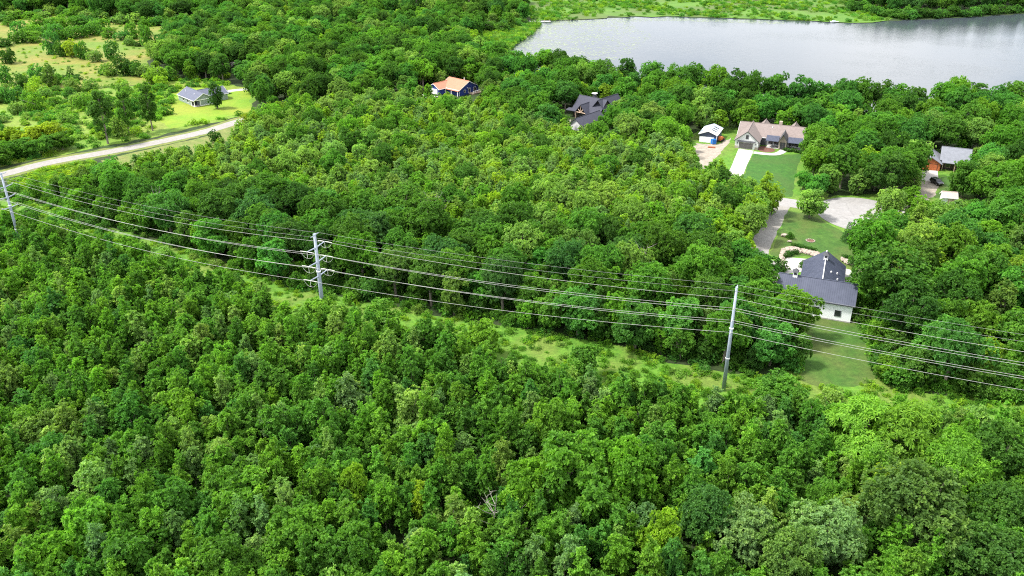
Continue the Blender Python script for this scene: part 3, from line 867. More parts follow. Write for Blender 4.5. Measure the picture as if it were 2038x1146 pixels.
# H: garden shed
Hh = House("garden_shed", "small white garden shed with tan roof and wooden door below the cedar house", 129.6, 238.6, -0.25, "shed")
Hh.walls(M['white_paint'], -1.9, 1.9, -1.6, 1.6, 2.2, 3.3, 'x')
Hh.roof(M['tan_shingle'], -1.9, 1.9, -1.6, 1.6, 2.2, 3.3, 'x', 0.3, trim=M['trim'])
Hh.opening("door", '-y', 0.5, 0.05, 1.9, 1.9, -1.6, M['timber'], M['trim'], 1)

HOUSE_BOXES = []   # (x, y, rot, x0, x1, y0, y1) kept free of trunks
for h_, b_ in ((A, (-8, 8, -4, 21)), (B, (-4, 18.5, 0, 19.5)), (C, (-5, 5, -3.2, 3.2)), (D, (-5, 12, -19, 13)), (Eh, (-9, 9, -11, 7)), (Fh, (-8, 8, -5, 12)), (Gh, (-10, 6, -7, 6)), (Hh, (-2, 2, -2, 2))):
    HOUSE_BOXES.append((h_.o.location.x, h_.o.location.y, h_.o.rotation_euler.z, *b_))


# ------------------------------------------------------------------ power line
def arms_dir():
    return Vector((0.42, 0.91, 0)).normalized()


def make_pole(name, base, top_z, label, levels, arm, half, strain, line_dirs):
    root = empty(name, base)
    tag(root, label, "power pole", "poles of the power line")
    MB().tube([(0, 0, -0.3), (0, 0, top_z * 0.5), (0, 0, top_z)], [0.52, 0.42, 0.30] if strain else [0.40, 0.32, 0.22], 12).build("shaft", M['pole_steel'], root, True)
    MB().tube([(0, 0, top_z), (0, 0, top_z + 0.08)], 0.34 if strain else 0.25, 12).build("cap", M['pole_steel'], root)
    for z in (top_z * 0.33, top_z * 0.62):
        MB().tube([(0, 0, z - 0.07), (0, 0, z + 0.07)], 0.53 if strain else 0.41, 12).build("joint_band", M['trim'], root)
    tops, ends = [], []
    MB().tube([-arm * 1.3 + Vector((0, 0, top_z - 0.25)), arm * 1.3 + Vector((0, 0, top_z - 0.15))], 0.09, 6).build("shield_wire_arm", M['pole_steel'], root)
    for s in (1, -1):
        tops.append(base + arm * 1.3 * s + Vector((0, 0, top_z - 0.1)))
    for z in levels:
        for s in (1, -1):
            e = arm * half * s + Vector((0, 0, z + 0.25))
            a = MB().tube([Vector((0, 0, z)), e], [0.17, 0.10], 8).build("crossarm", M['pole_steel'], root)
            if strain:
                hang = MB().tube([e, e + Vector((0, 0, -1.45))], 0.045, 6).build("jumper_post", M['insulator'], a)
                p0 = e + line_dirs[0] * 1.7 + Vector((0, 0, -0.1)); p1 = e + line_dirs[1] * 1.7 + Vector((0, 0, -0.1))
                lo = e + Vector((0, 0, -1.5))
                pts = []
                for k in range(13):
                    t = k / 12
                    q = p0.lerp(p1, t); sgn = 1 - abs(2 * t - 1) ** 2.6
                    pts.append(Vector((q.x, q.y, p0.z + (lo.z - p0.z) * sgn)))
                MB().tube(pts, 0.028, 5).build("jumper_wire", M['wire'], a)
                for dv in line_dirs:
                    MB().tube([e, e + dv * 0.8 + Vector((0, 0, -0.03)), e + dv * 1.7 + Vector((0, 0, -0.1))], [0.05, 0.075, 0.05], 6).build("strain_insulator", M['insulator'], a)
                ends.append(base + e + Vector((0, 0, -0.1)))
            else:
                MB().tube([e, e + Vector((0, 0, 0.35))], [0.08, 0.05], 6).build("line_post_insulator", M['insulator'], a)
                ends.append(base + e + Vector((0, 0, 0.35)))
    return tops, ends


def unit(a, b):
    v = b - a; v.z = 0
    return v.normalized()


MID_DIRS = (unit(POLE_M, POLE_L), unit(POLE_M, POLE_R))
perpR = Vector((0.34, 0.94, 0)).normalized()
tM, eM = make_pole("power_pole", POLE_M, 22.0, "stout grey steel pole with three pairs of arms and looping jumpers, middle pole", (19.0, 15.7, 12.5), arms_dir(), 3.0, True, MID_DIRS)
tR, eR = make_pole("power_pole", POLE_R, 22.0, "slim grey steel pole standing left of the slate-roofed house", (18.2, 15.7, 13.2), perpR, 1.95, False, None)
tL, eL = make_pole("power_pole", POLE_L, 22.0, "grey steel pole at the left edge beside the gravel road", (18.4, 15.7, 13.0), Vector((0.42, 0.91, 0)), 2.2, False, None)
dFR, dFL = POLE_FR - POLE_R, POLE_FL - POLE_L
tFR, eFR = [p + dFR + Vector((0, 0, 0.5)) for p in tR], [p + dFR + Vector((0, 0, 0.5)) for p in eR]
tFL, eFL = [p + dFL for p in tL], [p + dFL for p in eL]


def cable(p, q, sag, r, mat, label, group):
    pts = []
    for k in range(25):
        t = k / 24
        c = p.lerp(q, t); c.z -= sag * 4 * t * (1 - t)
        pts.append(c - p)
    o = MB().tube(pts, r, 5).build("power_cable", mat, None, True)
    o.location = p
    tag(o, label, "cable", group)


LEVN = ("top", "middle", "lowest")
SPANS = (("between the left-edge pole and middle pole", tL, eL, tM, eM, 2.2), ("between the middle pole and slim right pole", tM, eM, tR, eR, 1.3),
         ("from the slim right pole to the right edge", tR, eR, tFR, eFR, 1.3), ("from the left-edge pole out of the picture", tFL, eFL, tL, eL, 2.0))
for nm, t0, e0, t1, e1, sg in SPANS:
    for i in range(2):
        cable(t0[i], t1[i], sg * 0.75, 0.017, M['shield_wire'], f"thin {'far' if i == 0 else 'near'} shield wire {nm}", "power line wires")
    for i in range(6):
        cable(e0[i], e1[i], sg, 0.027, M['wire'], f"{LEVN[i // 2]}-level {'far' if i % 2 == 0 else 'near'} bright conductor {nm}", "power line wires")


# ------------------------------------------------------------------ vehicles and yard things
def make_car(name, loc, rz, paint, label, pickup=False):
    root = empty(name, loc, rz)
    tag(root, label, "pickup" if pickup else "car")
    L, W = (5.6, 2.0) if pickup else (4.7, 1.9)
    h = L / 2
    if pickup:
        prof = [(-h, 0.5), (-h, 1.05), (-0.5, 1.08), (-0.35, 1.85), (1.1, 1.85), (1.75, 1.15), (h - 0.1, 1.0), (h, 0.75), (h, 0.45)]
    else:
        prof = [(-h, 0.5), (-h, 1.0), (-h + 0.25, 1.15), (-h + 0.55, 1.68), (0.45, 1.72), (1.2, 1.1), (h - 0.25, 0.98), (h, 0.75), (h, 0.42)]
    mb = MB()
    n = len(prof)
    rings = []
    for y, sc, zs in ((-W / 2, 0.96, 0), (-W / 2 + 0.12, 1.0, 0.02), (W / 2 - 0.12, 1.0, 0.02), (W / 2, 0.96, 0)):
        rings.append([(x * sc, y * (0.86 if z > 1.3 else 1.0), z + (zs if z > 1.3 else 0)) for x, z in prof])
    fs_ = [tuple(range(n)), tuple(range(3 * n, 4 * n))[::-1]]
    for i in range(3):
        for k in range(n):
            k2 = (k + 1) % n
            fs_.append((i * n + k, (i + 1) * n + k, (i + 1) * n + k2, i * n + k2))
    mb.add([p for r in rings for p in r], fs_)
    mb.build("body", paint, root)
    ws = 0.8 * W
    if pickup:
        MB().slab([(1.16, -ws / 2, 1.82), (1.72, -ws / 2, 1.22), (1.72, ws / 2, 1.22), (1.16, ws / 2, 1.82)], 0.02).build("windscreen", M['glass'], root)
        MB().box(-h + 0.2, -0.6, -W / 2 + 0.18, W / 2 - 0.18, 1.082, 1.10).build("cargo_bed", M['charcoal'], root)
        sw = (-0.2, 1.0)
    else:
        MB().slab([(0.52, -ws / 2, 1.73), (1.17, -ws / 2, 1.17), (1.17, ws / 2, 1.17), (0.52, ws / 2, 1.73)], 0.02).build("windscreen", M['glass'], root)
        MB().slab([(-h + 0.22, -ws / 2, 1.20), (-h + 0.50, -ws / 2, 1.66), (-h + 0.50, ws / 2, 1.66), (-h + 0.22, ws / 2, 1.20)], 0.03).build("rear_window", M['glass'], root)
        sw = (-h + 0.7, 0.6)
    for s in (-1, 1):
        y = s * W / 2 * 0.90
        MB().box(sw[0], sw[1], *sorted((y, y + s * 0.03)), 1.2, 1.6).build("side_window", M['glass'], root)
        for x in (-h * 0.62, h * 0.62):
            wy = s * (W / 2 - 0.10)
            w_ = MB().tube([(x, wy - 0.12, 0.36), (x, wy + 0.12, 0.36)], 0.36, 14).build("wheel", M['tyre'], root)
            MB().tube([(x, wy - 0.125, 0.36), (x, wy + 0.125, 0.36)], 0.21, 10).build("rim", M['rim'], w_)
        MB().box(h - 0.03, h + 0.02, s * 0.72 - 0.16, s * 0.72 + 0.16, 0.68, 0.84).build("headlight", M['lamp_glass'], root)
        MB().box(-h - 0.02, -h + 0.03, s * 0.75 - 0.13, s * 0.75 + 0.13, 0.75, 0.95).build("tail_light", M['red_lamp'], root)
        MB().box(0.95, 1.1, *sorted((s * W / 2, s * (W / 2 + 0.18))), 1.05, 1.2).build("wing_mirror", paint, root)
    return root


make_car("parked_car", (*G(1863, 366)[:2], 0.09), -1.35, M['black_paint'], "black car parked on the slab edge by the cedar house")
make_car("parked_car", (*G(828, 192)[:2], 0.07), -0.75, M['black_paint'], "dark car parked left of the blue house")
make_car("pickup_truck", (*G(446, 187)[:2], 0.08), 0.35, M['white_car'], "white pickup parked on the driveway behind the sage grey house", True)

# yard things by the shed
p = G(1419.5, 287)
t = empty("water_tote", (p.x, p.y, 0.05), 0.3); tag(t, "bright blue water tank in a low frame before the shed", "tank")
MB().box(-0.75, 0.75, -0.65, 0.65, 0.15, 1.85).build("tank", M['blue_plastic'], t)
MB().box(-0.8, 0.8, -0.7, 0.7, 0.0, 0.147).build("pallet", M['timber'], t)
MB().tube([(0, 0, 1.85), (0, 0, 1.98)], 0.2, 10).build("lid", M['charcoal'], t)
for sx in (-0.77, 0.77):
    for sy in (-0.67, 0.67):
        MB().tube([(sx, sy, 0.15), (sx, sy, 1.9)], 0.025, 5).build("frame_bar", M['rim'], t)
p = G(1434, 281)
t = empty("loader_machine", (p.x, p.y, 0.05), 0.9); tag(t, "small orange loader parked beside the shed corner", "loader")
MB().prism([(-1.1, 0.5), (0.8, 0.5), (1.0, 1.0), (0.3, 1.2), (0.2, 1.9), (-0.7, 1.9), (-1.1, 1.3)], 'y', -0.55, 0.55).build("body", M['orange_paint'], t)
for s in (-1, 1):
    MB().tube([(-0.9, s * 0.75, 1.5), (0.6, s * 0.75, 1.5), (1.6, s * 0.75, 0.6)], 0.09, 6).build("lift_arm", M['orange_paint'], t)
    for x in (-0.65, 0.65):
        MB().tube([(x, s * 0.58, 0.4), (x, s * 0.86, 0.4)], 0.4, 12).build("wheel", M['tyre'], t)
MB().prism([(1.5, 0.2), (2.2, 0.2), (2.2, 0.3), (1.65, 0.35), (1.65, 0.9), (1.5, 0.9)], 'y', -0.9, 0.9).build("bucket", M['charcoal'], t)
MB().box(-0.3, 0.25, -0.4, 0.4, 1.903, 1.95).build("canopy", M['charcoal'], t)
p = G(1416, 294)
t = empty("board_stack", (p.x, p.y, 0.05), -0.2); tag(t, "stack of reddish boards lying on the sandy yard", "lumber")
for k in range(9):
    MB().box(-1.3 + 0.05 * (k % 3), 1.3 - 0.04 * (k % 2), -0.45 + (k % 3) * 0.31, -0.17 + (k % 3) * 0.31, (k // 3) * 0.13, (k // 3) * 0.13 + 0.115).build("board", M['red_wood'], t)

# far shore: dock, moored boats
def boat(loc, rz, label, L=5.0, cover=True, mat=None):
    t = empty("moored_boat", loc, rz); tag(t, label, "boat", "boats along the lake shore")
    prof = [(-L / 2, 0.75), (-L / 2, -0.6), (0, -0.9), (L * 0.3, -0.7), (L / 2, 0.0), (L * 0.3, 0.7), (0, 0.9)]
    prof = [(-L / 2, 0.75), (-L / 2, -0.75), (0, -0.9), (L * 0.3, -0.65), (L / 2, 0.0), (L * 0.3, 0.65), (0, 0.9)]
    n = len(prof)
    vs_ = [(x * 0.9, y * 0.7, -0.2) for x, y in prof] + [(x, y, 0.55) for x, y in prof]
    fs_ = [tuple(range(n))[::-1], tuple(range(n, 2 * n))] + [(k, (k + 1) % n, n + (k + 1) % n, n + k) for k in range(n)]
    MB().add(vs_, fs_).build("hull", mat or M['white_car'], t)
    MB().prism([(-L * .3, 0.56), (L * .2, 0.56), (L * .1, 1.0), (-L * .2, 1.1)], 'y', -0.5, 0.5).build("cover" if cover else "console", M['ice_metal'], t)
    MB().box(-L / 2 - 0.3, -L / 2 - 0.003, -0.2, 0.2, 0.1, 0.95).build("outboard_motor", M['charcoal'], t)


p = G(1013, 71); boat((p.x, p.y, -0.2), 0.6, "white boat pulled up at the left end of the lake", 6.5)
p = G(1040, 73); boat((p.x, p.y, -0.25), 0.1, "small pale boat in reeds beside the white boat", 5.0, False, M['timber'])
p = G(1661, 43.2); boat((p.x, p.y, -0.25), 0.0, "small pale pontoon boat against the far marsh", 6.0, True)
p = G(1074, 43)
t = empty("dock", (p.x, p.y, 0), 0.0); tag(t, "low white dock at the upper left corner of the lake", "dock")
for k in range(7):
    MB().box(-7 + k * 2.0, -5.06 + k * 2.0, -0.9, 0.9, 0.25, 0.37).build("deck_board", M['trim'], t)
for k in range(5):
    for s in (-1, 1):
        MB().tube([(-6.5 + k * 3.2, s * 0.95, -1.6), (-6.5 + k * 3.2, s * 0.95, 0.9)], 0.08, 6).build("piling", M['timber'], t)

# garden of the slate-roofed house: retaining wall of boulders, boulders on the lawn
def stone_mesh(seed):
    r = np.random.default_rng(seed)
    bm = bmesh.new()
    bmesh.ops.create_icosphere(bm, subdivisions=1, radius=0.5)
    for v in bm.verts:
        v.co *= 1 + r.uniform(-0.22, 0.18); v.co.z *= 0.75
    me = bpy.data.meshes.new("boulder"); bm.to_mesh(me); bm.free()
    me.materials.append(M['stone'])
    return me


STONES = [stone_mesh(k) for k in range(5)]
for lab, line in (("curved boulder retaining wall left of the slate-roofed house", [(1552, 524), (1555, 508), (1563, 498), (1578, 496), (1602, 501), (1628, 508)]),
                  ("boulder retaining wall right of the slate-roofed house", [(1674, 518), (1690, 523), (1704, 530), (1709, 545), (1706, 560)])):
    pts = spline([G(*q) for q in line], 10)
    p0 = pts[len(pts) // 2]
    w_ = empty("boulder_wall", (p0[0], p0[1], 0)); tag(w_, lab, "wall")
    for row in range(3):
        for q in pts[::1] if row < 2 else pts[::2]:
            s = bpy.data.objects.new("boulder", STONES[rnd.randrange(5)]); col.objects.link(s); s.parent = w_
            s.location = (q[0] - p0[0] + rnd.uniform(-.35, .35) + row * 0.15, q[1] - p0[1] - row * 0.75 + rnd.uniform(-.3, .3), 0.28 + 0.1 * (2 - row))
            sc = rnd.uniform(0.7, 1.3)
            s.scale = (sc * 1.2, sc, sc); s.rotation_euler = (rnd.uniform(-.3, .3), rnd.uniform(-.3, .3), rnd.uniform(0, 6))
for lab, q, sc in (("large pale boulder on the lawn beside the gravel driveway", (1561, 471), 2.0), ("small flat stone below the pale boulder on the lawn", (1571, 482), 1.2)):
    s = obj("lawn_boulder", STONES[1].copy()); pp = G(*q)
    s.location = (pp.x, pp.y, 0.25 * sc); s.scale = (sc, sc * 0.8, sc * 0.7); tag(s, lab, "boulder")
p = G(1613, 479.5)
t = empty("planting_ring", (p.x, p.y, 0.04)); tag(t, "round stone-edged planting bed in the middle of the lawn", "planter")
for k in range(14):
    a = k * 2 * math.pi / 14
    s = bpy.data.objects.new("edging_stone", STONES[k % 5]); col.objects.link(s); s.parent = t
    s.location = (1.1 * math.cos(a), 1.1 * math.sin(a), 0.1); s.scale = (0.45, 0.4, 0.35); s.rotation_euler = (0, 0, k * 1.7)
MB().tube([(0, 0, 0.0), (0, 0, 0.07)], 0.95, 14).build("mulch", M['mulch'], t)

# ------------------------------------------------------------------ vegetation: forms
def quads_mesh(name, V, Q, mat_idx, lv, mats):
    me = bpy.data.meshes.new(name)
    nq = len(Q)
    me.vertices.add(len(V)); me.vertices.foreach_set("co", np.asarray(V, np.float32).ravel())
    me.loops.add(nq * 4); me.loops.foreach_set("vertex_index", np.asarray(Q, np.int32).ravel())
    me.polygons.add(nq)
    me.polygons.foreach_set("loop_start", np.arange(0, nq * 4, 4, dtype=np.int32))
    me.polygons.foreach_set("loop_total", np.full(nq, 4, np.int32))
    for m in mats: me.materials.append(m)
    me.polygons.foreach_set("material_index", np.asarray(mat_idx, np.int32))
    at = me.attributes.new("lv", 'FLOAT', 'FACE')
    at.data.foreach_set("value", np.asarray(lv, np.float32))
    me.update(calc_edges=True)
    return me


def nrm(a):
    return a / (np.linalg.norm(a, axis=-1, keepdims=True) + 1e-9)


def rosettes(tips, axes, n, L, W, r, spread=(0.5, 1.5), droop=0.15, lvbase=None):
    """n leaves fan out from every twig tip; returns quads as (m,4,3) and a tone per leaf"""
    k = len(tips)
    T = np.repeat(tips, n, 0); A = np.repeat(nrm(axes), n, 0)
    ph = r.uniform(0, 2 * np.pi, k * n); el = r.uniform(*spread, k * n)
    rv = nrm(r.normal(size=(k * n, 3)))
    e1 = nrm(np.cross(A, rv)); e2 = np.cross(A, e1)
    d = A * np.cos(el)[:, None] + (e1 * np.cos(ph)[:, None] + e2 * np.sin(ph)[:, None]) * np.sin(el)[:, None]
    d[:, 2] -= droop * r.uniform(0.3, 1.4, k * n)
    d = nrm(d)
    nm = nrm(A + r.normal(size=(k * n, 3)) * 0.38)
    s = nrm(np.cross(d, nm))
    up = np.cross(s, d)
    ll = L * r.uniform(0.7, 1.25, k * n)[:, None]; ww = W * r.uniform(0.75, 1.2, k * n)[:, None]
    b = T + d * ll * 0.08
    m = T + d * ll * 0.55 + up * ww * 0.12
    t = T + d * ll; t[:, 2] -= ll[:, 0] * 0.12
    q = np.stack([b, m + s * ww * 0.5, t, m - s * ww * 0.5], 1)
    tone = np.repeat(r.uniform(0, 1, k) if lvbase is None else lvbase, n) * 0.6 + r.uniform(0, 0.4, k * n)
    return q, tone


def branch_quads(pts, rads, n=5):
    """tapered limb as quads"""
    pts = [np.array(p, float) for p in pts]
    rings = []
    for i, p in enumerate(pts):
        d = nrm(pts[min(i + 1, len(pts) - 1)] - pts[max(i - 1, 0)])
        a = np.array([0, 0, 1.0]) if abs(d[2]) < 0.9 else np.array([1.0, 0, 0])
        e1 = nrm(np.cross(d, a)); e2 = np.cross(d, e1)
        an = np.arange(n) * 2 * np.pi / n
        rings.append(p + (e1 * np.cos(an)[:, None] + e2 * np.sin(an)[:, None]) * rads[i])
    qs = []
    for i in range(len(pts) - 1):
        for k in range(n):
            k2 = (k + 1) % n
            qs.append([rings[i][k], rings[i][k2], rings[i + 1][k2], rings[i + 1][k]])
    return np.array(qs)


def finish(name, leaf_q, tones, wood_q):
    """three meshes: crown, trunk, both together"""
    def mk(nm, parts):
        V = np.concatenate([p[0].reshape(-1, 3) for p in parts])
        nq = sum(len(p[0]) for p in parts)
        Q = np.arange(nq * 4).reshape(-1, 4)
        mi = np.concatenate([np.full(len(p[0]), p[2]) for p in parts]); lv = np.concatenate([p[1] for p in parts])
        used = sorted(set(mi.tolist()))
        mats = [(M['leaf'], M['bark'])[u] for u in used]
        mi = np.searchsorted(used, mi)
        return quads_mesh(nm, V, Q, mi, lv, mats)
    wl_ = np.zeros(len(wood_q))
    return {"crown": mk(name + "_crown", [(leaf_q, tones, 0)]), "trunk": mk(name + "_trunk", [(wood_q, wl_, 1)]),
            "both": mk(name, [(leaf_q, tones, 0), (wood_q, wl_, 1)])}


def form_round(seed, h=14.0, R=5.5, nclump=26, tips=36, n=13, L=0.50, W=0.28, base=0.30, cl=(0.17, 0.34), flat=0.85, droop=0.12, spread=(0.3, 1.45)):
    """broad crown of overlapping clumps on a branching trunk"""
    r = np.random.default_rng(seed)
    zc = h * (base + (1 - base) * 0.45); ry = h * (1 - base) * 0.5
    C, RC = [], []
    for k in range(nclump):
        for _ in range(30):
            d = nrm(r.normal(size=3)); d[2] = d[2] * 0.9 + 0.22; d = nrm(d)
            rr = r.uniform(0.42, 0.88)
            wob = 1 + 0.18 * math.sin(3 * math.atan2(d[1], d[0]) + seed) + r.uniform(-.1, .1)
            c = np.array([d[0] * R * rr * wob, d[1] * R * rr * wob, zc + d[2] * ry * rr * (1.15 if d[2] > 0 else 0.85)])
            if all(np.linalg.norm(c - q) > R * 0.22 for q in C): break
        C.append(c); RC.append(R * r.uniform(*cl))
    LQ, TN = [], []
    ctr = np.array([0, 0, zc - ry * 0.3])
    for c, rc in zip(C, RC):
        d = nrm(r.normal(size=(tips * 3, 3)))
        out = nrm(c - ctr)
        keep = (d @ out + 0.35 * d[:, 2]) > r.uniform(-0.75, 0.15, len(d))
        d = d[keep][:tips]
        rad = rc * r.uniform(0.62, 1.28, len(d))[:, None]
        p = c + d * rad * np.array([1, 1, flat])
        ax = nrm(d + out * 0.4 + np.array([0, 0, 0.45]))
        tone0 = np.clip(r.uniform(0.05, 0.95) * 0.6 + 0.4 * r.uniform(0, 1, len(d)), 0, 1)
        q, t = rosettes(p, ax, n, L, W, r, spread, droop, tone0)
        LQ.append(q); TN.append(t)
    # sparse inner and hanging leaves
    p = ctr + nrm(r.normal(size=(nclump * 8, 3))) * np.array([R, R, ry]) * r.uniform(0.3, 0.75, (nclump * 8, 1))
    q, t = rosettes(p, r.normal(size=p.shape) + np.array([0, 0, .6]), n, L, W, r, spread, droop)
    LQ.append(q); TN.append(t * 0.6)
    wood = [branch_quads([(0, 0, -0.3), (r.normal() * .15, r.normal() * .15, h * 0.25), (r.normal() * .4, r.normal() * .4, h * 0.55), (r.normal() * .5, r.normal() * .5, h * 0.85)],
                         [0.030 * h * 0.9, 0.022 * h, 0.013 * h, 0.03], 7)]
    for c in C[::2]:
        z0 = h * r.uniform(0.2, 0.5)
        mid = np.array([c[0] * 0.45, c[1] * 0.45, z0 * 0.45 + c[2] * 0.55])
        wood.append(branch_quads([(0, 0, z0), mid, c], [0.009 * h, 0.006 * h, 0.02], 4))
    return finish("round_form", np.concatenate(LQ), np.concatenate(TN), np.concatenate(wood))


def form_slender(seed, h=9.0, R=1.5, nb=34, n=8, L=0.40, W=0.25, base=0.12, tipw=0.55):
    """young straight tree: leader with short rising side shoots"""
    r = np.random.default_rng(seed)
    LQ, TN, wood = [], [], []
    lean = r.normal(size=2) * 0.25
    axis = lambda t: np.array([lean[0] * t, lean[1] * t, h * t])
    wood.append(branch_quads([axis(-0.02), axis(0.4), axis(0.75), axis(0.98)], [0.075, 0.05, 0.03, 0.012], 5))
    for k in range(nb):
        t = base + (1 - base) * (k + r.uniform(0, 1)) / nb
        prof = (1 - t ** 2.2) ** 0.8 * min(1.0, (t - base + 0.12) / 0.3) * 1.05
        ln = max(0.18, R * prof * r.uniform(0.55, 1.2))
        a = k * 2.4 + r.uniform(-.5, .5)
        d = np.array([math.cos(a), math.sin(a), r.uniform(0.35, 1.0)])
        p0 = axis(t); p1 = p0 + d * ln
        if ln > 0.5: wood.append(branch_quads([p0, p1], [0.02, 0.006], 3))
        m = int(3 + ln * 5)
        tt = r.uniform(0.25, 1.05, m)[:, None]
        P = p0 + (p1 - p0) * tt + r.normal(size=(m, 3)) * 0.16
        ax = nrm(d)[None] + np.array([0, 0, 0.6]) + r.normal(size=(m, 3)) * 0.3
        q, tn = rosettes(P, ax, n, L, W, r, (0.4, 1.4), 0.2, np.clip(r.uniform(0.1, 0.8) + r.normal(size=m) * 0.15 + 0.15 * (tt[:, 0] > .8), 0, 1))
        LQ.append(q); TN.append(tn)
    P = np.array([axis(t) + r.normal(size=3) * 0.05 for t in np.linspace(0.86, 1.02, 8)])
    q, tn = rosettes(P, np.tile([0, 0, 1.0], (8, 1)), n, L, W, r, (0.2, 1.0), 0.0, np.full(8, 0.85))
    LQ.append(q); TN.append(tn)
    return finish("slender_form", np.concatenate(LQ), np.concatenate(TN), np.concatenate(wood))


def form_shoots(seed, h=9.0, R=1.75, nl=4, n=11, L=0.40, W=0.22):
    """young tree of several rising leaders, feathery and uneven"""
    r = np.random.default_rng(seed)
    LQ, TN, wood = [], [], []
    wood.append(branch_quads([(0, 0, -0.2), (0, 0, h * .35), (r.normal() * .1, r.normal() * .1, h * .7)], [0.085, 0.065, 0.03], 5))
    for j in range(nl):
        a = j * 2.4 + r.uniform(-.6, .6); off = R * r.uniform(0.15, 0.72) if j else 0.1
        top = h * (1.0 if j == 0 else r.uniform(0.62, 0.97))
        foot = np.array([0, 0, h * r.uniform(0.08, 0.3)])
        tip = np.array([math.cos(a) * off, math.sin(a) * off, top])
        mid = foot * .4 + tip * .6; mid[:2] = tip[:2] * 0.8
        wood.append(branch_quads([foot, mid, tip], [0.045, 0.028, 0.01], 4))
        nb = int(16 + 14 * top / h)
        base_t = r.uniform(0.15, 0.75)
        for k in range(nb):
            t = 0.12 + 0.88 * (k + r.random()) / nb
            p0 = foot + (mid - foot) * (t / .6) if t < .6 else mid + (tip - mid) * ((t - .6) / .4)
            ln = R * 0.62 * (1 - t ** 3) ** 0.7 * r.uniform(0.3, 1.55) + 0.12
            b = r.uniform(0, 6.283)
            d = np.array([math.cos(b), math.sin(b), r.uniform(0.15, 1.1)])
            m = int(2 + ln * 3.2)
            tt = r.uniform(0.25, 1.08, m)[:, None]
            P = p0 + d * ln * tt + r.normal(size=(m, 3)) * 0.10
            ax = nrm(d)[None] * 0.8 + np.array([0, 0, 0.7]) + r.normal(size=(m, 3)) * 0.3
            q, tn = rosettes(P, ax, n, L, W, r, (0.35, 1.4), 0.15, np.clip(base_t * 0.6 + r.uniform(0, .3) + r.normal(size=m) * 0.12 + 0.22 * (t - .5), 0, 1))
            LQ.append(q); TN.append(tn)
    return finish("shoot_form", np.concatenate(LQ), np.concatenate(TN), np.concatenate(wood))


def form_column(seed, h=18.0, R=3.6):
    """tall narrow poplar, widest above the middle, bare tapering foot"""
    r = np.random.default_rng(seed)
    LQ, TN, wood = [], [], [branch_quads([(0, 0, -0.3), (0.2, 0, h * .3), (0, .2, h * .65), (0, 0, h * .95)], [0.32, 0.24, 0.14, 0.03], 7)]
    for k in range(46):
        t = r.uniform(0.2, 0.97)
        rr = R * math.sin(math.pi * min(1, (t - 0.05) / 0.95) ** 1.25) ** 0.8 * r.uniform(0.35, 0.95)
        a = r.uniform(0, 6.283)
        c = np.array([math.cos(a) * rr, math.sin(a) * rr, h * t])
        m = 34
        d = nrm(r.normal(size=(m, 3)) + np.array([math.cos(a), math.sin(a), 0.4]) * 0.6)
        p = c + d * r.uniform(0.5, 1.25, (m, 1)) * np.array([0.85, 0.85, 1.0])
        q, tn = rosettes(p, d + np.array([0, 0, .4]), 8, 0.48, 0.3, r, (0.5, 1.5), 0.25, np.clip(r.uniform(0.1, 0.7) + r.normal(size=m) * .15, 0, 1))
        LQ.append(q); TN.append(tn)
        wood.append(branch_quads([(0, 0, h * t * 0.8), c], [0.06, 0.015], 4))
    return finish("column_form", np.concatenate(LQ), np.concatenate(TN), np.concatenate(wood))


def form_conifer(seed, h=5.0, R=1.4):
    r = np.random.default_rng(seed)
    LQ, TN = [], []
    for k in range(26):
        t = 0.06 + 0.92 * k / 26
        ln = R * (1 - t) ** 0.85 + 0.12
        for j in range(max(4, int(11 * (1 - t)))):
            a = j * 6.283 / max(4, int(11 * (1 - t))) + k
            m = max(2, int(ln * 6))
            tt = r.uniform(0.3, 1.05, m)
            P = np.stack([np.cos(a + r.normal(size=m) * .08) * ln * tt, np.sin(a + r.normal(size=m) * .08) * ln * tt, h * t - 0.12 * ln * tt + 0.1], 1)
            ax = np.tile([math.cos(a), math.sin(a), 0.3], (m, 1))
            q, tn = rosettes(P, ax, 6, 0.26, 0.09, r, (0.2, 1.2), 0.1)
            LQ.append(q); TN.append(tn)
    return finish("conifer_form", np.concatenate(LQ), np.concatenate(TN), branch_quads([(0, 0, -0.2), (0, 0, h * .5), (0, 0, h)], [0.12, 0.07, 0.01], 6))


FORMS = {
    'round': [form_round(100 + k, 14 + (k % 3) * 0.6, 5.2 + 0.25 * (k % 4), 36 + 2 * (k % 4)) for k in range(8)],
    'leafy': [form_round(140 + k, 13, 5.0, 32, 34, 13, 0.62, 0.36, 0.16, (0.17, 0.36), 0.85) for k in range(3)],
    'feathery': [form_round(160 + k, 14, 5.5, 26, 64, 9, 0.72, 0.19, 0.2, (0.24, 0.38), 0.65, 0.45, (0.6, 1.5)) for k in range(3)],
    'bushy': [form_round(200 + k, 9.5, 2.9, 26, 22, 12, 0.42, 0.24, 0.08, (0.18, 0.40), 1.35) for k in range(8)],
    'slender': [form_shoots(300 + k, 8.6 + 0.5 * (k % 3), 1.75, 3 + k % 4) for k in range(12)],
    'column': [form_column(400 + k) for k in range(3)],
    'shrub': [form_round(500 + k, 2.3, 1.5, 9, 22, 8, 0.30, 0.19, 0.0, (0.36, 0.55), 0.8) for k in range(5)],
    'conifer': [form_conifer(600 + k) for k in range(2)],
    'weed': [form_round(700 + k, 0.85, 0.85, 5, 12, 6, 0.30, 0.12, -0.1, (0.4, 0.7), 0.7, 0.0, (0.2, 1.1)) for k in range(5)],
    'tuft': [form_round(760 + k, 0.8, 0.8, 4, 12, 6, 0.55, 0.07, -0.2, (0.4, 0.6), 0.5, -0.3, (0.1, 0.8)) for k in range(3)],
}
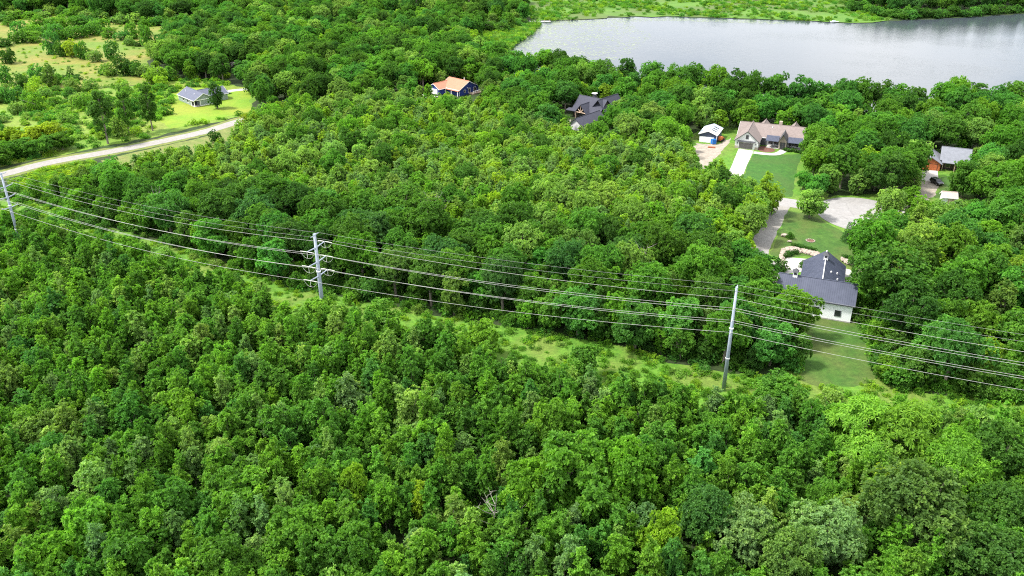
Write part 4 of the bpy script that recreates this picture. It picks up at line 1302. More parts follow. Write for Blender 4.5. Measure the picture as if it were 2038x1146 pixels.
FH = {'round': 14.6, 'leafy': 13.0, 'feathery': 14.0, 'bushy': 9.5, 'slender': 9.1, 'column': 18.0, 'shrub': 2.3, 'conifer': 5.0}
FR = {'round': 5.6, 'leafy': 5.0, 'feathery': 5.5, 'bushy': 2.9, 'slender': 1.75, 'column': 3.6, 'shrub': 1.5, 'conifer': 1.4}

# leaf tints (base colours)
TINT = {
    'dark': (0.060, 0.156, 0.027),
    'oak': (0.084, 0.203, 0.031),
    'mid': (0.099, 0.250, 0.033),
    'bright': (0.139, 0.312, 0.034),
    'light': (0.207, 0.355, 0.077),
    'lime': (0.224, 0.381, 0.035),
    'yellow': (0.273, 0.391, 0.031),
    'olive': (0.122, 0.231, 0.047),
    'grey': (0.156, 0.291, 0.088),
    'cool': (0.084, 0.241, 0.045),
    'blue': (0.070, 0.185, 0.047),
    'emerald': (0.098, 0.281, 0.047),
}
TONE_WORD = {'dark': 'dark green', 'oak': 'deep green', 'mid': 'mid green', 'bright': 'bright green', 'light': 'light green', 'lime': 'lime green', 'yellow': 'yellow-green',
             'olive': 'olive', 'grey': 'grey-green', 'cool': 'cool green', 'blue': 'bluish dark green', 'emerald': 'fresh emerald'}

# ------------------------------------------------------------------ vegetation: where it stands
TREES = []     # dicts: x y h r form tint kind


def add_tree(x, y, h, r, form, tint, special=None):
    TREES.append(dict(x=float(x), y=float(y), h=h, r=r, form=form, tint=tint, special=special))


def by_top(px, py, h, r, form, tint, special=None):
    p = G(px, py, h)
    add_tree(p.x, p.y, h, r, form, tint, special)


def by_base(px, py, h, r, form, tint, special=None):
    p = G(px, py)
    add_tree(p.x, p.y, h, r, form, tint, special)


# large single trees that the photograph shows clearly
by_top(1150, 872, 15.5, 6.4, 'leafy', 'bright', "great bright green round tree at the bottom centre")
by_top(1052, 920, 12.5, 3.8, 'leafy', 'bright', "bright green tree leaning on the left of the great bottom-centre tree")
by_top(1255, 880, 14, 4.2, 'leafy', 'bright', "bright green tree on the right of the great bottom-centre tree")
by_top(1092, 792, 11.5, 3.6, 'leafy', 'bright', "bright green tree rising above the great bottom-centre tree")
by_top(1320, 1020, 11, 2.8, 'leafy', 'lime', "narrow lime green tree at bottom, right of the great bottom-centre tree")
by_top(1415, 970, 13, 4.2, 'round', 'blue', "bluish dark green tree near the bottom, right of centre")
by_top(1500, 1010, 12.5, 4.6, 'round', 'grey', "grey-green tree at the bottom edge, right of centre")
by_top(1660, 1005, 13.0, 5.0, 'round', 'grey', "pale grey-green tree at the bottom edge towards the right")
by_top(1580, 1060, 12.0, 4.0, 'round', 'olive', "small olive tree at the bottom edge between grey-green trees")
by_top(1860, 935, 16, 6.6, 'round', 'olive', "great olive dome-shaped tree near the bottom right corner")
by_top(1790, 900, 12, 3.0, 'bushy', 'yellow', "yellow-topped tree above the great olive tree")
by_top(1745, 800, 14.5, 5.6, 'feathery', 'bright', "feathery fresh green tree, left one of the pair lower right")
by_top(1850, 808, 15.5, 6.4, 'feathery', 'bright', "feathery fresh green tree, larger right one of the pair lower right")
by_top(1925, 870, 14, 4.6, 'feathery', 'bright', "feathery bright green tree right of the feathery pair")
by_top(2010, 850, 14, 5.2, 'round', 'dark', "dark green tree at the right edge beside the feathery trees")
by_top(2020, 960, 13, 5.0, 'round', 'dark', "dark green tree at the right edge near the bottom corner")
by_top(1990, 1060, 12, 5.0, 'round', 'dark', "dark green tree in the bottom right corner")
by_top(700, 930, 10.5, 2.5, 'leafy', 'lime', "glowing lime green tree among slender trees, lower left of centre")
by_top(835, 960, 9.5, 1.3, 'slender', 'yellow', "slim yellow-green tree right of the glowing lime tree")
by_top(330, 960, 11.5, 4.2, 'leafy', 'mid', "broad leafy tree at the bottom left")
by_top(470, 940, 11.5, 4.6, 'leafy', 'mid', "broad leafy tree left of the glowing lime tree")
by_top(160, 1000, 11, 4.0, 'leafy', 'bright', "broad leafy tree near the bottom left corner")
by_top(590, 1010, 11, 4.4, 'leafy', 'mid', "broad leafy tree below the glowing lime tree")
by_top(700, 1055, 10.5, 3.8, 'leafy', 'mid', "leafy tree at the bottom edge below the lime tree")
by_top(250, 1060, 10.5, 4.0, 'leafy', 'mid', "leafy tree at the bottom edge, lower left")
by_top(70, 1075, 10.5, 4.0, 'leafy', 'bright', "bright leafy tree in the bottom left corner")
by_top(430, 1075, 10.5, 4.0, 'leafy', 'mid', "leafy tree at the bottom edge between broad leafy trees")
by_top(85, 825, 8.5, 4.2, 'round', 'olive', "olive rounded bushy tree near the left edge")
by_top(960, 640, 8.6, 3.6, 'leafy', 'bright', "round bright green tree at the corridor edge, centre")
by_top(1165, 690, 7.0, 2.9, 'leafy', 'mid', "round glossy tree at the corridor edge right of centre")
by_top(640, 590, 8.0, 4.0, 'leafy', 'bright', "rounded bright tree in front of the middle pole foot")
by_top(760, 595, 9.0, 3.6, 'bushy', 'bright', "bright bushy tree at the corridor edge right of the middle pole")
by_top(1555, 745, 9.0, 4.2, 'leafy', 'mid', "rounded leafy tree on the foreground edge below the slate-roofed house")
by_top(1655, 772, 8.5, 3.6, 'bushy', 'light', "light bushy tree below the lower lawn")
by_top(1590, 570, 12.5, 4.4, 'leafy', 'bright', "round bright tree covering the left front of the slate-roofed house")
by_top(1545, 640, 10.0, 4.2, 'leafy', 'cool', "leafy cool green tree between slim pole and slate-roofed house")
by_top(1360, 590, 12.0, 4.8, 'leafy', 'emerald', "big-leaved emerald tree just left of the slim pole")
by_top(1470, 600, 11.5, 4.6, 'leafy', 'cool', "big-leaved tree directly behind the slim pole")
by_top(1270, 600, 11.0, 4.4, 'leafy', 'cool', "big-leaved tree at the wood edge, second left of the slim pole")
by_top(1260, 478, 14.0, 4.4, 'round', 'light', "pale light green birch-like tree above the wires, right of centre")
by_top(1130, 470, 14.5, 4.6, 'round', 'blue', "bluish dark tree in the middle of the wood edge")
by_top(1040, 445, 14.0, 4.6, 'round', 'light', "tall light green tree in the middle of the wood edge")
by_top(850, 395, 15.0, 6.0, 'round', 'oak', "great oak-like tree above the wires, right of the middle pole")
by_top(745, 420, 14.0, 5.0, 'round', 'blue', "bluish dark oak-like tree up and right of the middle pole")
by_top(640, 385, 15.0, 5.6, 'round', 'oak', "great oak-like tree directly behind the middle pole")
by_top(535, 350, 15.0, 5.8, 'round', 'oak', "great oak-like tree up and left of the middle pole")
by_top(430, 375, 14.5, 5.4, 'round', 'dark', "dark oak-like tree behind the wires left of the middle pole")
by_top(1790, 488, 18.0, 8.4, 'round', 'oak', "largest tree, deep green, overhanging the right end of slate-roofed house")
by_top(1740, 420, 13, 3.6, 'bushy', 'grey', "grey-green tree at the right edge of the turning circle")
by_top(1780, 372, 13, 4.0, 'round', 'light', "light green tree between turning circle and dirt driveway")
by_top(1690, 555, 3.0, 1.5, 'shrub', 'dark', "dark bush beside the curved terrace")
by_top(1228, 207, 12.0, 4.4, 'round', 'mid', "round tree covering the right end of the charcoal-roofed house")
by_top(1200, 238, 9.0, 3.0, 'bushy', 'bright', "bright bushy tree before the charcoal-roofed garage")
by_top(1832, 280, 14.0, 5.2, 'round', 'mid', "round tree covering the left end of the cedar house")
by_top(1932, 318, 12.0, 4.4, 'leafy', 'mid', "leafy tree covering the right end of the cedar house")
by_top(1905, 355, 5.0, 2.0, 'shrub', 'oak', "bush between the cedar house and garden shed")
by_base(1610, 434, 8.8, 3.9, 'leafy', 'light', "round light tree on the lawn corner in front of the turning circle")
by_base(1686, 480, 5.6, 1.7, 'conifer', 'blue', "dark pointed conifer on the lawn below the turning circle")
by_base(1706, 486, 3.6, 1.2, 'conifer', 'dark', "smaller dark conifer right of the pointed conifer")
by_base(1556, 540, 2.6, 1.5, 'shrub', 'dark', "dark round bush at the driveway end beside the patio")
by_base(1571, 474, 1.6, 1.0, 'shrub', 'mid', "small bush beside the pale boulder")
by_base(1512, 432, 13.0, 3.4, 'bushy', 'lime', "airy light green tree overlapping the rich green lawn")
by_base(1535, 425, 9.5, 2.4, 'bushy', 'lime', "smaller airy tree at the lane edge beside the rich lawn")
by_base(1625, 392, 7.5, 3.6, 'leafy', 'emerald', "round emerald tree above the lawn corner tree")
by_base(1597, 378, 6.0, 2.6, 'leafy', 'emerald', "small emerald tree at the right edge of rich lawn")
by_base(215, 286, 19.0, 4.4, 'column', 'oak', "tall poplar-like tree, leftmost of three by the gravel road")
by_base(257, 268, 16.5, 2.9, 'column', 'mid', "tall poplar-like tree, middle of three by the gravel road")
by_base(304, 260, 18.0, 3.4, 'column', 'oak', "tall poplar-like tree, rightmost of three by the gravel road")
by_base(433, 216, 10.5, 3.0, 'bushy', 'dark', "dark tree in front of the sage grey house")
by_base(428, 283, 3.8, 1.9, 'shrub', 'dark', "small dark bush in the tan strip by the gravel road")
by_base(332, 228, 3.2, 2.2, 'shrub', 'mid', "low bush on the bright lawn left of the sage grey house")
by_base(496, 254, 6.0, 3.0, 'bushy', 'yellow', "yellow-green tree where the gravel road meets the woods")
by_base(526, 222, 13.0, 4.0, 'round', 'mid', "tall green tree at the right end of the bright lawn")
for i, (px, py) in enumerate(((20, 318), (55, 312), (92, 306), (125, 298), (0, 330), (-40, 335))):
    by_base(px, py, 6.5, 3.8, 'leafy', 'mid', None)
for i, (px, py) in enumerate(((35, 300), (75, 296), (110, 290), (0, 306))):  # taller back row tinted yellow to imitate the hedge's sunlit top
    by_base(px, py, 8.6, 4.0, 'leafy', 'yellow', None)
# meadow trees, from the photograph's upper left
for px, py, hp, rp, f, t_ in ((20, 126, 30, 11, 'bushy', 'dark'), (11, 166, 28, 11, 'bushy', 'cool'), (106, 108, 40, 11, 'bushy', 'cool'), (126, 112, 28, 12, 'bushy', 'dark'), (147, 113, 27, 12, 'bushy', 'yellow'),
                              (166, 117, 30, 10, 'bushy', 'mid'), (190, 123, 22, 10, 'shrub', 'light'), (225, 118, 30, 10, 'bushy', 'cool'), (218, 75, 18, 11, 'shrub', 'mid'), (246, 79, 16, 12, 'shrub', 'cool'),
                              (265, 77, 27, 10, 'bushy', 'mid'), (259, 90, 16, 9, 'shrub', 'light'), (276, 92, 9, 6, 'shrub', 'dark'), (299, 95, 32, 11, 'bushy', 'mid'), (343, 67, 12, 12, 'shrub', 'blue'),
                              (286, 72, 20, 9, 'bushy', 'mid'), (141, 156, 24, 7, 'conifer', 'dark'), (130, 158, 8, 9, 'shrub', 'dark'), (154, 158, 8, 9, 'shrub', 'dark'), (245, 150, 34, 12, 'bushy', 'dark'), (268, 150, 27, 13, 'bushy', 'oak'),
                              (222, 150, 20, 12, 'shrub', 'light'), (205, 148, 16, 10, 'shrub', 'mid'), (292, 152, 22, 13, 'shrub', 'light'), (318, 165, 32, 16, 'bushy', 'lime'), (302, 166, 18, 12, 'shrub', 'yellow'), (340, 160, 22, 14, 'shrub', 'mid'),
                              (75, 165, 34, 13, 'bushy', 'cool'), (100, 175, 36, 14, 'bushy', 'olive'), (46, 182, 30, 13, 'bushy', 'dark'), (75, 187, 28, 14, 'bushy', 'lime'), (116, 168, 22, 10, 'shrub', 'mid'), (24, 50, 15, 12, 'shrub', 'mid'), (8, 92, 14, 14, 'shrub', 'dark')):
    s_ = CT * (py + 270) / CAM_H
    by_base(px, py, hp / s_ / 0.95, rp / s_ * 1.25, 'shrub' if f == 'bushy' else f, t_, None)
for px, py in ((45, 84), (70, 86), (40, 70), (66, 72), (92, 74), (115, 76), (135, 76), (160, 74), (185, 68), (202, 60), (80, 60), (105, 58), (130, 58), (155, 56), (178, 54)):
    by_base(px + rnd.uniform(-4, 4), py + rnd.uniform(-2, 2), rnd.uniform(6.0, 8.0), rnd.uniform(4.2, 5.4), 'shrub', rnd.choice(['cool', 'mid', 'mid', 'bright']), None)

for k_ in range(34):
    u_ = -60 + k_ * 12.5 + rnd.uniform(-4, 4)
    by_base(u_, float(np.interp(u_, [-60, 0, 120, 200, 330, 350], [50, 41, 29, 43, 51, 66])) + rnd.uniform(-2, 1.5), rnd.uniform(3.5, 6.5), rnd.uniform(3.2, 5.0), 'shrub', rnd.choice(['mid', 'cool', 'bright', 'light', 'oak']), None)
for k_ in range(40):
    u_ = 1690 + k_ * 9.5 + rnd.uniform(-3, 3)
    by_base(u_, float(np.interp(u_, [1690, 1740, 1800, 1880, 1960, 2060], [22, 31, 37, 35, 29.5, 23])) + rnd.uniform(-3, 0.3), rnd.uniform(3, 6.5), rnd.uniform(2.8, 5.0), 'shrub', rnd.choice(['oak', 'cool', 'mid', 'dark']), None)
for k_ in range(26):
    u_ = 740 + k_ * 12 + rnd.uniform(-4, 4)
    by_base(u_, float(np.interp(u_, [740, 860, 1000, 1050], [40, 53, 64, 47])) + rnd.uniform(-3, 2), rnd.uniform(3.5, 7), rnd.uniform(3.0, 4.8), 'shrub', rnd.choice(['oak', 'cool', 'mid', 'dark']), None)
# outlines in the photograph (at ground level) that nothing nearer may cover, with the distance of what is seen there
KEEP = [
    ([(-20, 338), (100, 313), (250, 284), (400, 253), (478, 234), (482, 248), (400, 274), (250, 308), (100, 334), (-20, 362)], 300),
    ([(346, 166), (432, 168), (500, 176), (496, 228), (400, 250), (325, 258), (310, 240), (346, 210)], 352),
    ([(858, 148), (956, 148), (956, 184), (935, 190), (912, 190), (898, 180), (862, 186), (845, 184), (840, 192), (818, 190), (820, 180), (858, 178)], 372),
    ([(1140, 186), (1218, 186), (1205, 208), (1186, 228), (1180, 244), (1150, 252), (1142, 246), (1136, 232), (1132, 212)], 318),
    ([(1390, 243), (1442, 250), (1450, 268), (1440, 285), (1412, 320), (1398, 322), (1388, 290)], 305),
    ([(1458, 240), (1606, 250), (1604, 306), (1590, 330), (1580, 388), (1530, 382), (1545, 330), (1490, 330), (1470, 335), (1456, 320), (1460, 295)], 295),
    ([(1484, 388), (1560, 396), (1640, 398), (1640, 390), (1735, 392), (1738, 464), (1716, 472), (1716, 526), (1700, 560), (1696, 640), (1626, 632), (1622, 600), (1548, 575), (1540, 548), (1532, 530), (1490, 500), (1530, 420), (1490, 400)], 172),
    ([(1872, 298), (1908, 297), (1905, 322), (1884, 340), (1880, 356), (1898, 372), (1920, 374), (1918, 396), (1890, 396), (1838, 392), (1838, 350), (1864, 345), (1864, 325), (1874, 318)], 268),
    ([(1600, 640), (1700, 648), (1735, 720), (1735, 752), (1640, 762), (1600, 735)], 140),
    ([(625, 462), (645, 592), (632, 594), (612, 470)], 160), ([(1474, 570), (1448, 762), (1436, 762), (1460, 570)], 136), ([(-4, 330), (6, 330), (26, 405), (16, 408)], 199),
    ([(455, 124), (460, 112), (474, 106), (476, 122), (462, 130)], 420),
    ([(985, 110), (1000, 80), (1060, 48), (1060, 0), (1740, 0), (1760, 42), (2040, 30), (2040, 165), (1890, 150), (1850, 182), (1852, 205), (1835, 180), (1640, 160), (1520, 152), (1400, 128), (1180, 112), (1080, 98)], 335),
    ([(20, 360), (110, 330), (180, 325), (160, 370), (90, 385)], 240), ([(280, 300), (400, 275), (470, 255), (420, 282)], 290),
    ([(500, 552), (575, 560), (590, 590), (520, 588)], 150), ([(1015, 668), (1060, 668), (1120, 690), (1060, 702), (1020, 695)], 145), ([(1190, 680), (1280, 690), (1420, 742), (1432, 760), (1330, 728), (1240, 700)], 132),
    ([(640, 196), (660, 196), (660, 206), (640, 206)], 350),
]
KEEP = [(np.array(p_, float), d_) for p_, d_ in KEEP]
FREE = [CORRIDOR, ribbon(road_c, 9), LAWN_F, FIELD_T, STRIP, DRIVE_F, LANE, CULDESAC, DRIVE_A, LAWN_A, LAWN_A2, PATIO_A, DRIVE_B, LAWN_B, YARD_C, YARD_G, DRIVE_G, LAWN_G, YARD_D, YARD_E, MARSH1, MARSH2, LAKE, MEADOW]


def blocked(x, y, margin=0.0):
    for P_ in FREE:
        if x < P_[:, 0].min() - margin or x > P_[:, 0].max() + margin or y < P_[:, 1].min() - margin or y > P_[:, 1].max() + margin: continue
        if inside(P_, x, y)[0]: return True
        if margin and dist_poly(P_, x, y)[0] < margin: return True
    for hx, hy, rot, x0, x1, y0, y1 in HOUSE_BOXES:
        dx, dy = x - hx, y - hy
        lx, ly = dx * math.cos(rot) + dy * math.sin(rot), -dx * math.sin(rot) + dy * math.cos(rot)
        if x0 - 2 < lx < x1 + 2 and y0 - 2 < ly < y1 + 2: return True
    return False


def hides(x, y, h, r):
    """does a tree here stand in front of something the photograph shows?"""
    u0, v0 = project(x, y, h); u1, v1 = project(x, y, h * 0.30); uc, vc = project(x, y, h * 0.6)
    d = y * CT + (CAM_H - h * .6) * ST
    rp = r * FPX / d * 0.86
    su = np.array([u0, uc - rp, uc + rp, uc, uc - rp * .7, uc + rp * .7, uc - rp * .7, uc + rp * .7, uc])
    sv = np.array([v0, vc, vc, vc, v0 * .7 + vc * .3, v0 * .7 + vc * .3, v1, v1, v1])
    for P_, dd in KEEP:
        if y > dd: continue
        if su.max() < P_[:, 0].min() or su.min() > P_[:, 0].max() or sv.max() < P_[:, 1].min() or sv.min() > P_[:, 1].max(): continue
        if inside(P_, su, sv).any(): return True
    return False


GRID = {}


def crowd(x, y, r, f):
    gx, gy = int(x // 8), int(y // 8)
    for i in range(gx - 2, gx + 3):
        for j in range(gy - 2, gy + 3):
            for X_, Y_, R_ in GRID.get((i, j), ()):
                if (X_ - x) ** 2 + (Y_ - y) ** 2 < (f * (R_ + r)) ** 2: return True
    return False


def note(x, y, r):
    GRID.setdefault((int(x // 8), int(y // 8)), []).append((x, y, r))


# the row of tall trees on the near shore
shore_row = [(985, 112), (1012, 108), (1050, 105), (1085, 96), (1112, 98), (1150, 112), (1200, 118), (1250, 115), (1300, 120), (1348, 128), (1390, 122), (1430, 130), (1470, 138), (1510, 140), (1550, 145), (1598, 152), (1640, 160),
             (1688, 152), (1722, 156), (1760, 160), (1798, 165), (1828, 170), (1885, 162), (1912, 150), (1948, 165), (1990, 170), (2032, 160), (2080, 165), (1120, 112), (1330, 138), (1450, 146), (1660, 172), (1775, 176), (1930, 178), (2010, 184)]
for px_, py_ in shore_row:
    for h_ in np.arange(13.0, 23.0, 0.5):
        p_ = G(px_, py_, float(h_))
        if not inside(LAKE, p_.x, p_.y)[0] and dist_poly(LAKE, p_.x, p_.y)[0] > 0.8 and not any(inside(q_, p_.x, p_.y)[0] for q_ in (MARSH2,)):
            add_tree(p_.x, p_.y, float(h_), rnd.uniform(4.4, 6.0), rnd.choice(['round', 'round', 'leafy']), rnd.choice(['oak', 'mid', 'dark', 'oak', 'cool', 'bright']))
            break

for t_ in TREES: note(t_['x'], t_['y'], t_['r'])


def fill(poly, n, spec, f=0.62, edge=0.0, keep=True, free=True, top=None):
    """dart-throw trees of the mix spec = [(weight, form, hmin, hmax, rmin, rmax, tints)] into a world polygon"""
    x0, y0 = poly.min(0); x1, y1 = poly.max(0)
    wts = np.array([s[0] for s in spec], float); wts /= wts.sum(); cum = np.cumsum(wts)
    xs = RNG.uniform(x0, x1, n); ys = RNG.uniform(y0, y1, n)
    ok = inside(poly, xs, ys)
    for x, y in zip(xs[ok], ys[ok]):
        s = spec[int(np.searchsorted(cum, RNG.random()))]
        k = RNG.random(); h = s[2] + (s[3] - s[2]) * k; r = s[4] + (s[5] - s[4]) * (0.5 * k + 0.5 * RNG.random())
        if top is not None:
            for _ in range(12):
                u_, v_ = project(x, y, h)
                if v_ >= np.interp(u_, top[0], top[1]) or h < 3.2: break
                h *= 0.9; r *= 0.95
        if crowd(x, y, r, f): continue
        if free and blocked(x, y, edge): continue
        if keep and hides(x, y, h, r): continue
        add_tree(x, y, h, r, s[1], s[6][int(RNG.integers(len(s[6])))])
        note(x, y, r)


def wpoly(px, z=0.0):
    return np.array([G(x, y, z)[:2] for x, y in px])


YM = ['mid', 'bright', 'bright', 'mid', 'light', 'cool', 'mid', 'bright', 'mid', 'bright', 'bright', 'grey', 'mid', 'light', 'bright', 'mid']
LM = ['light', 'bright', 'light', 'lime', 'light', 'lime', 'bright', 'grey', 'light', 'light', 'grey', 'lime']
OM = ['oak', 'oak', 'dark', 'mid', 'oak', 'olive', 'blue', 'cool', 'mid']
FM = ['mid', 'mid', 'oak', 'bright', 'cool', 'oak', 'light', 'dark']
# foreground stand
FGP = np.concatenate([FG_EDGE, np.array([[150, 60], [60, 52], [-60, 52], [-150, 60]])])
SKY_FG = (np.array([p_[0] for p_ in fg_top], float), np.array([p_[1] for p_ in fg_top], float) - 6)
fill(FGP, 170, [(1, 'bushy', 8.0, 11.0, 2.2, 3.2, YM + ['lime', 'bright'])], 0.9, keep=True, top=SKY_FG)
fill(FGP, 16000, [(9, 'slender', 6.2, 11.2, 1.15, 2.0, YM), (1, 'bushy', 6.0, 9.8, 1.8, 2.9, YM)], 0.60, keep=True, top=SKY_FG)
# oak edge along the corridor
EDGE = wpoly([(-60, 375), (60, 395), (230, 452), (400, 503), (600, 574), (720, 595), (1000, 645), (1250, 686), (1340, 718), (1450, 738), (1585, 740), (1585, 600), (1500, 560), (1380, 520), (1200, 520), (960, 480), (700, 450), (500, 420), (260, 372), (180, 352), (60, 385)])
fill(EDGE, 2600, [(4, 'round', 12, 15, 4.0, 5.6, OM), (2, 'leafy', 9, 12, 3.6, 4.8, ['cool', 'mid', 'oak', 'emerald']), (2, 'bushy', 7, 11, 2.4, 3.2, ['mid', 'oak', 'bright', 'olive'])], 0.60)
fill(EDGE, 3500, [(1, 'bushy', 5, 8, 1.8, 2.6, ['mid', 'oak', 'bright', 'dark'])], 0.55)
# light young stand in the middle
YOUNG = wpoly([(190, 345), (300, 318), (420, 290), (490, 262), (560, 245), (700, 230), (860, 215), (1000, 240), (1100, 290), (1200, 300), (1380, 330), (1480, 400), (1525, 425), (1500, 470), (1480, 560), (1380, 520), (1200, 520), (960, 480), (700, 450), (500, 420), (260, 375)])
fill(YOUNG, 1500, [(3, 'bushy', 8.5, 11.5, 2.6, 3.6, LM), (1, 'round', 11, 13, 3.6, 4.6, ['mid', 'oak', 'light', 'bright'])], 0.72)
fill(YOUNG, 9000, [(2, 'bushy', 7.5, 10.0, 1.7, 2.5, LM), (3, 'slender', 7.0, 11.0, 1.4, 2.2, LM)], 0.56)
# forest between the gravel road and lake
FOREST = wpoly([(330, 100), (350, 70), (480, 20), (700, 12), (1040, 30), (1050, 50), (950, 70), (960, 110), (1000, 142), (1100, 160), (1250, 184), (1400, 210), (1560, 236), (1700, 236), (1850, 243), (1870, 240), (1950, 226), (2060, 232), (2200, 240),
                (2200, 790), (1800, 775), (1745, 745), (1712, 640), (1705, 540), (1745, 470), (1745, 395), (1650, 388), (1600, 400), (1600, 300), (1450, 262), (1380, 320), (1200, 300), (1100, 290), (1000, 240), (860, 215), (700, 230), (520, 240), (505, 190), (480, 168), (350, 160), (330, 130)])
fill(FOREST, 9000, [(5, 'round', 12, 15.5, 4.2, 6.0, FM), (2, 'leafy', 10, 13, 3.8, 5.0, ['mid', 'emerald', 'cool', 'bright']), (2, 'bushy', 8, 12, 2.8, 3.8, ['light', 'lime', 'mid', 'bright', 'olive'])], 0.62)
fill(FOREST, 6000, [(1, 'bushy', 6, 9, 2.0, 3.0, ['mid', 'oak', 'bright', 'light'])], 0.60)
# far woods
FARW = wpoly([(-260, 55), (0, 40), (60, 30), (130, 26), (210, 40), (330, 50), (480, 20), (700, 12), (1040, 30), (1062, 0), (1062, -20), (700, -42), (-200, -42)])
fill(FARW, 9000, [(5, 'round', 12, 17, 4.5, 6.5, ['oak', 'dark', 'mid', 'cool', 'mid']), (1, 'bushy', 8, 12, 3, 4, ['mid', 'light'])], 0.58, keep=False)
fill(FARW, 6000, [(1, 'bushy', 4, 8, 2.4, 4, ['mid', 'light', 'oak'])], 0.5, keep=False)
FARP = wpoly([(740, 36), (860, 50), (1000, 62), (1055, 44), (1060, -10), (740, -20)])
fill(FARP, 600, [(3, 'round', 17, 21, 4.5, 6.0, ['dark', 'blue', 'dark', 'oak']), (1, 'column', 18, 22, 3, 4, ['dark', 'oak'])], 0.5, keep=False)
FARR = wpoly([(1690, 8), (1740, 24), (1800, 34), (1880, 34), (1960, 28), (2060, 22), (2200, 10), (2300, -30), (1600, -34)])
for k_ in range(len(KEEP) - 1, -1, -1): pass
def fill_far():
    fill(FARR, 1200, [(1, 'round', 12, 16, 4.5, 6.5, ['dark', 'oak', 'cool', 'blue'])], 0.6, keep=False, free=False)
fill_far()
# left: mixed bushes between meadow and road
LEFT = wpoly([(-160, 195), (0, 182), (60, 190), (130, 178), (200, 180), (330, 168), (350, 180), (335, 205), (310, 235), (280, 262), (200, 288), (140, 300), (100, 250), (0, 250), (-160, 330)])
fill(LEFT, 210, [(3, 'shrub', 3.5, 7, 2.2, 3.6, ['cool', 'mid', 'bright', 'light', 'lime', 'light']), (3, 'shrub', 1.5, 3.5, 1.6, 2.8, ['bright', 'light', 'lime', 'light', 'mid'])], 0.66)
MIDL = wpoly([(300, 100), (330, 60), (480, 60), (480, 165), (430, 160), (345, 158), (300, 140)])
fill(MIDL, 240, [(3, 'bushy', 6, 10, 2.4, 3.6, ['cool', 'mid', 'bright', 'light']), (1, 'shrub', 2, 4, 1.8, 2.6, ['lime', 'light', 'bright'])], 0.62, free=True)
RIGHT = wpoly([(1590, 760), (1745, 745), (1715, 640), (1712, 570), (1745, 480), (2080, 400), (2250, 800), (2100, 830), (1800, 790), (1700, 775)])
fill(RIGHT, 2600, [(2, 'shrub', 2.0, 4.5, 1.8, 3.0, ['mid', 'oak', 'dark', 'bright']), (1, 'bushy', 4, 7, 2.0, 3.0, ['mid', 'oak', 'bright'])], 0.42)
fill(EDGE, 2600, [(1, 'shrub', 2.0, 4.5, 1.8, 3.0, ['mid', 'oak', 'dark', 'bright', 'cool'])], 0.42)
# corridor shrubs
CS = CORRIDOR
xs = []
def fill_corridor(n):
    x0, y0 = CS.min(0); x1, y1 = CS.max(0)
    k = 0
    for _ in range(n):
        x, y = RNG.uniform(x0, x1), RNG.uniform(y0, y1)
        if not inside(CS, x, y)[0]: continue
        du = dist_poly(np.concatenate([CORR_UP, CORR_UP[::-1]]), x, y)[0]
        if RNG.random() > math.exp(-(du / 4.0) ** 2) * (0.9 if x < -30 else 0.22) + (0.5 if x < -60 else 0.02): continue
        h = RNG.uniform(1.2, 3.8 if x < -60 else 3.0 if x < -30 else 2.0); r = h * RNG.uniform(0.55, 0.85)
        if crowd(x, y, r, 0.6) or inside(LAWN_A2, x, y)[0] or hides(x, y, h, r): continue
        add_tree(x, y, h, r, 'shrub', ['mid', 'oak', 'bright', 'cool', 'mid', 'light'][int(RNG.integers(6))]); note(x, y, r)
fill_corridor(2200)
SIDE = wpoly([(2190, 245), (2560, 262), (2600, 800), (2330, 830), (2190, 790)])
fill(SIDE, 2600, [(5, 'round', 12, 15.5, 4.2, 6.0, FM), (2, 'leafy', 10, 13, 3.8, 5.0, ['mid', 'cool', 'bright'])], 0.62)
SIDEF = np.concatenate([np.array([G(x, y, 8.5)[:2] for x, y in ((2180, 815), (2600, 850))]), np.array([[190, 62], [145, 60]])])
fill(SIDEF, 900, [(3, 'bushy', 6, 10, 2, 3, YM), (2, 'round', 10, 13, 4, 5, FM)], 0.6, free=False)
# clipped shrubs round the slate-roofed house
for q in ((1580, 493), (1588, 494.5), (1596, 496.5), (1604, 499), (1612, 501), (1620, 503), (1564, 512), (1570, 508), (1582, 505), (1597, 533), (1599, 527), (1680, 516), (1690, 518), (1698, 521), (1694, 528), (1700, 536), (1703, 545), (1701, 555), (1697, 565)):
    by_base(q[0], q[1], 1.3, 0.85, 'shrub', 'dark', None)
for q in ((1563, 300), (1569, 301.5), (1576, 302), (1584, 303.5), (1592, 305)):
    by_base(q[0], q[1], 1.1, 0.8, 'shrub', 'dark', None)

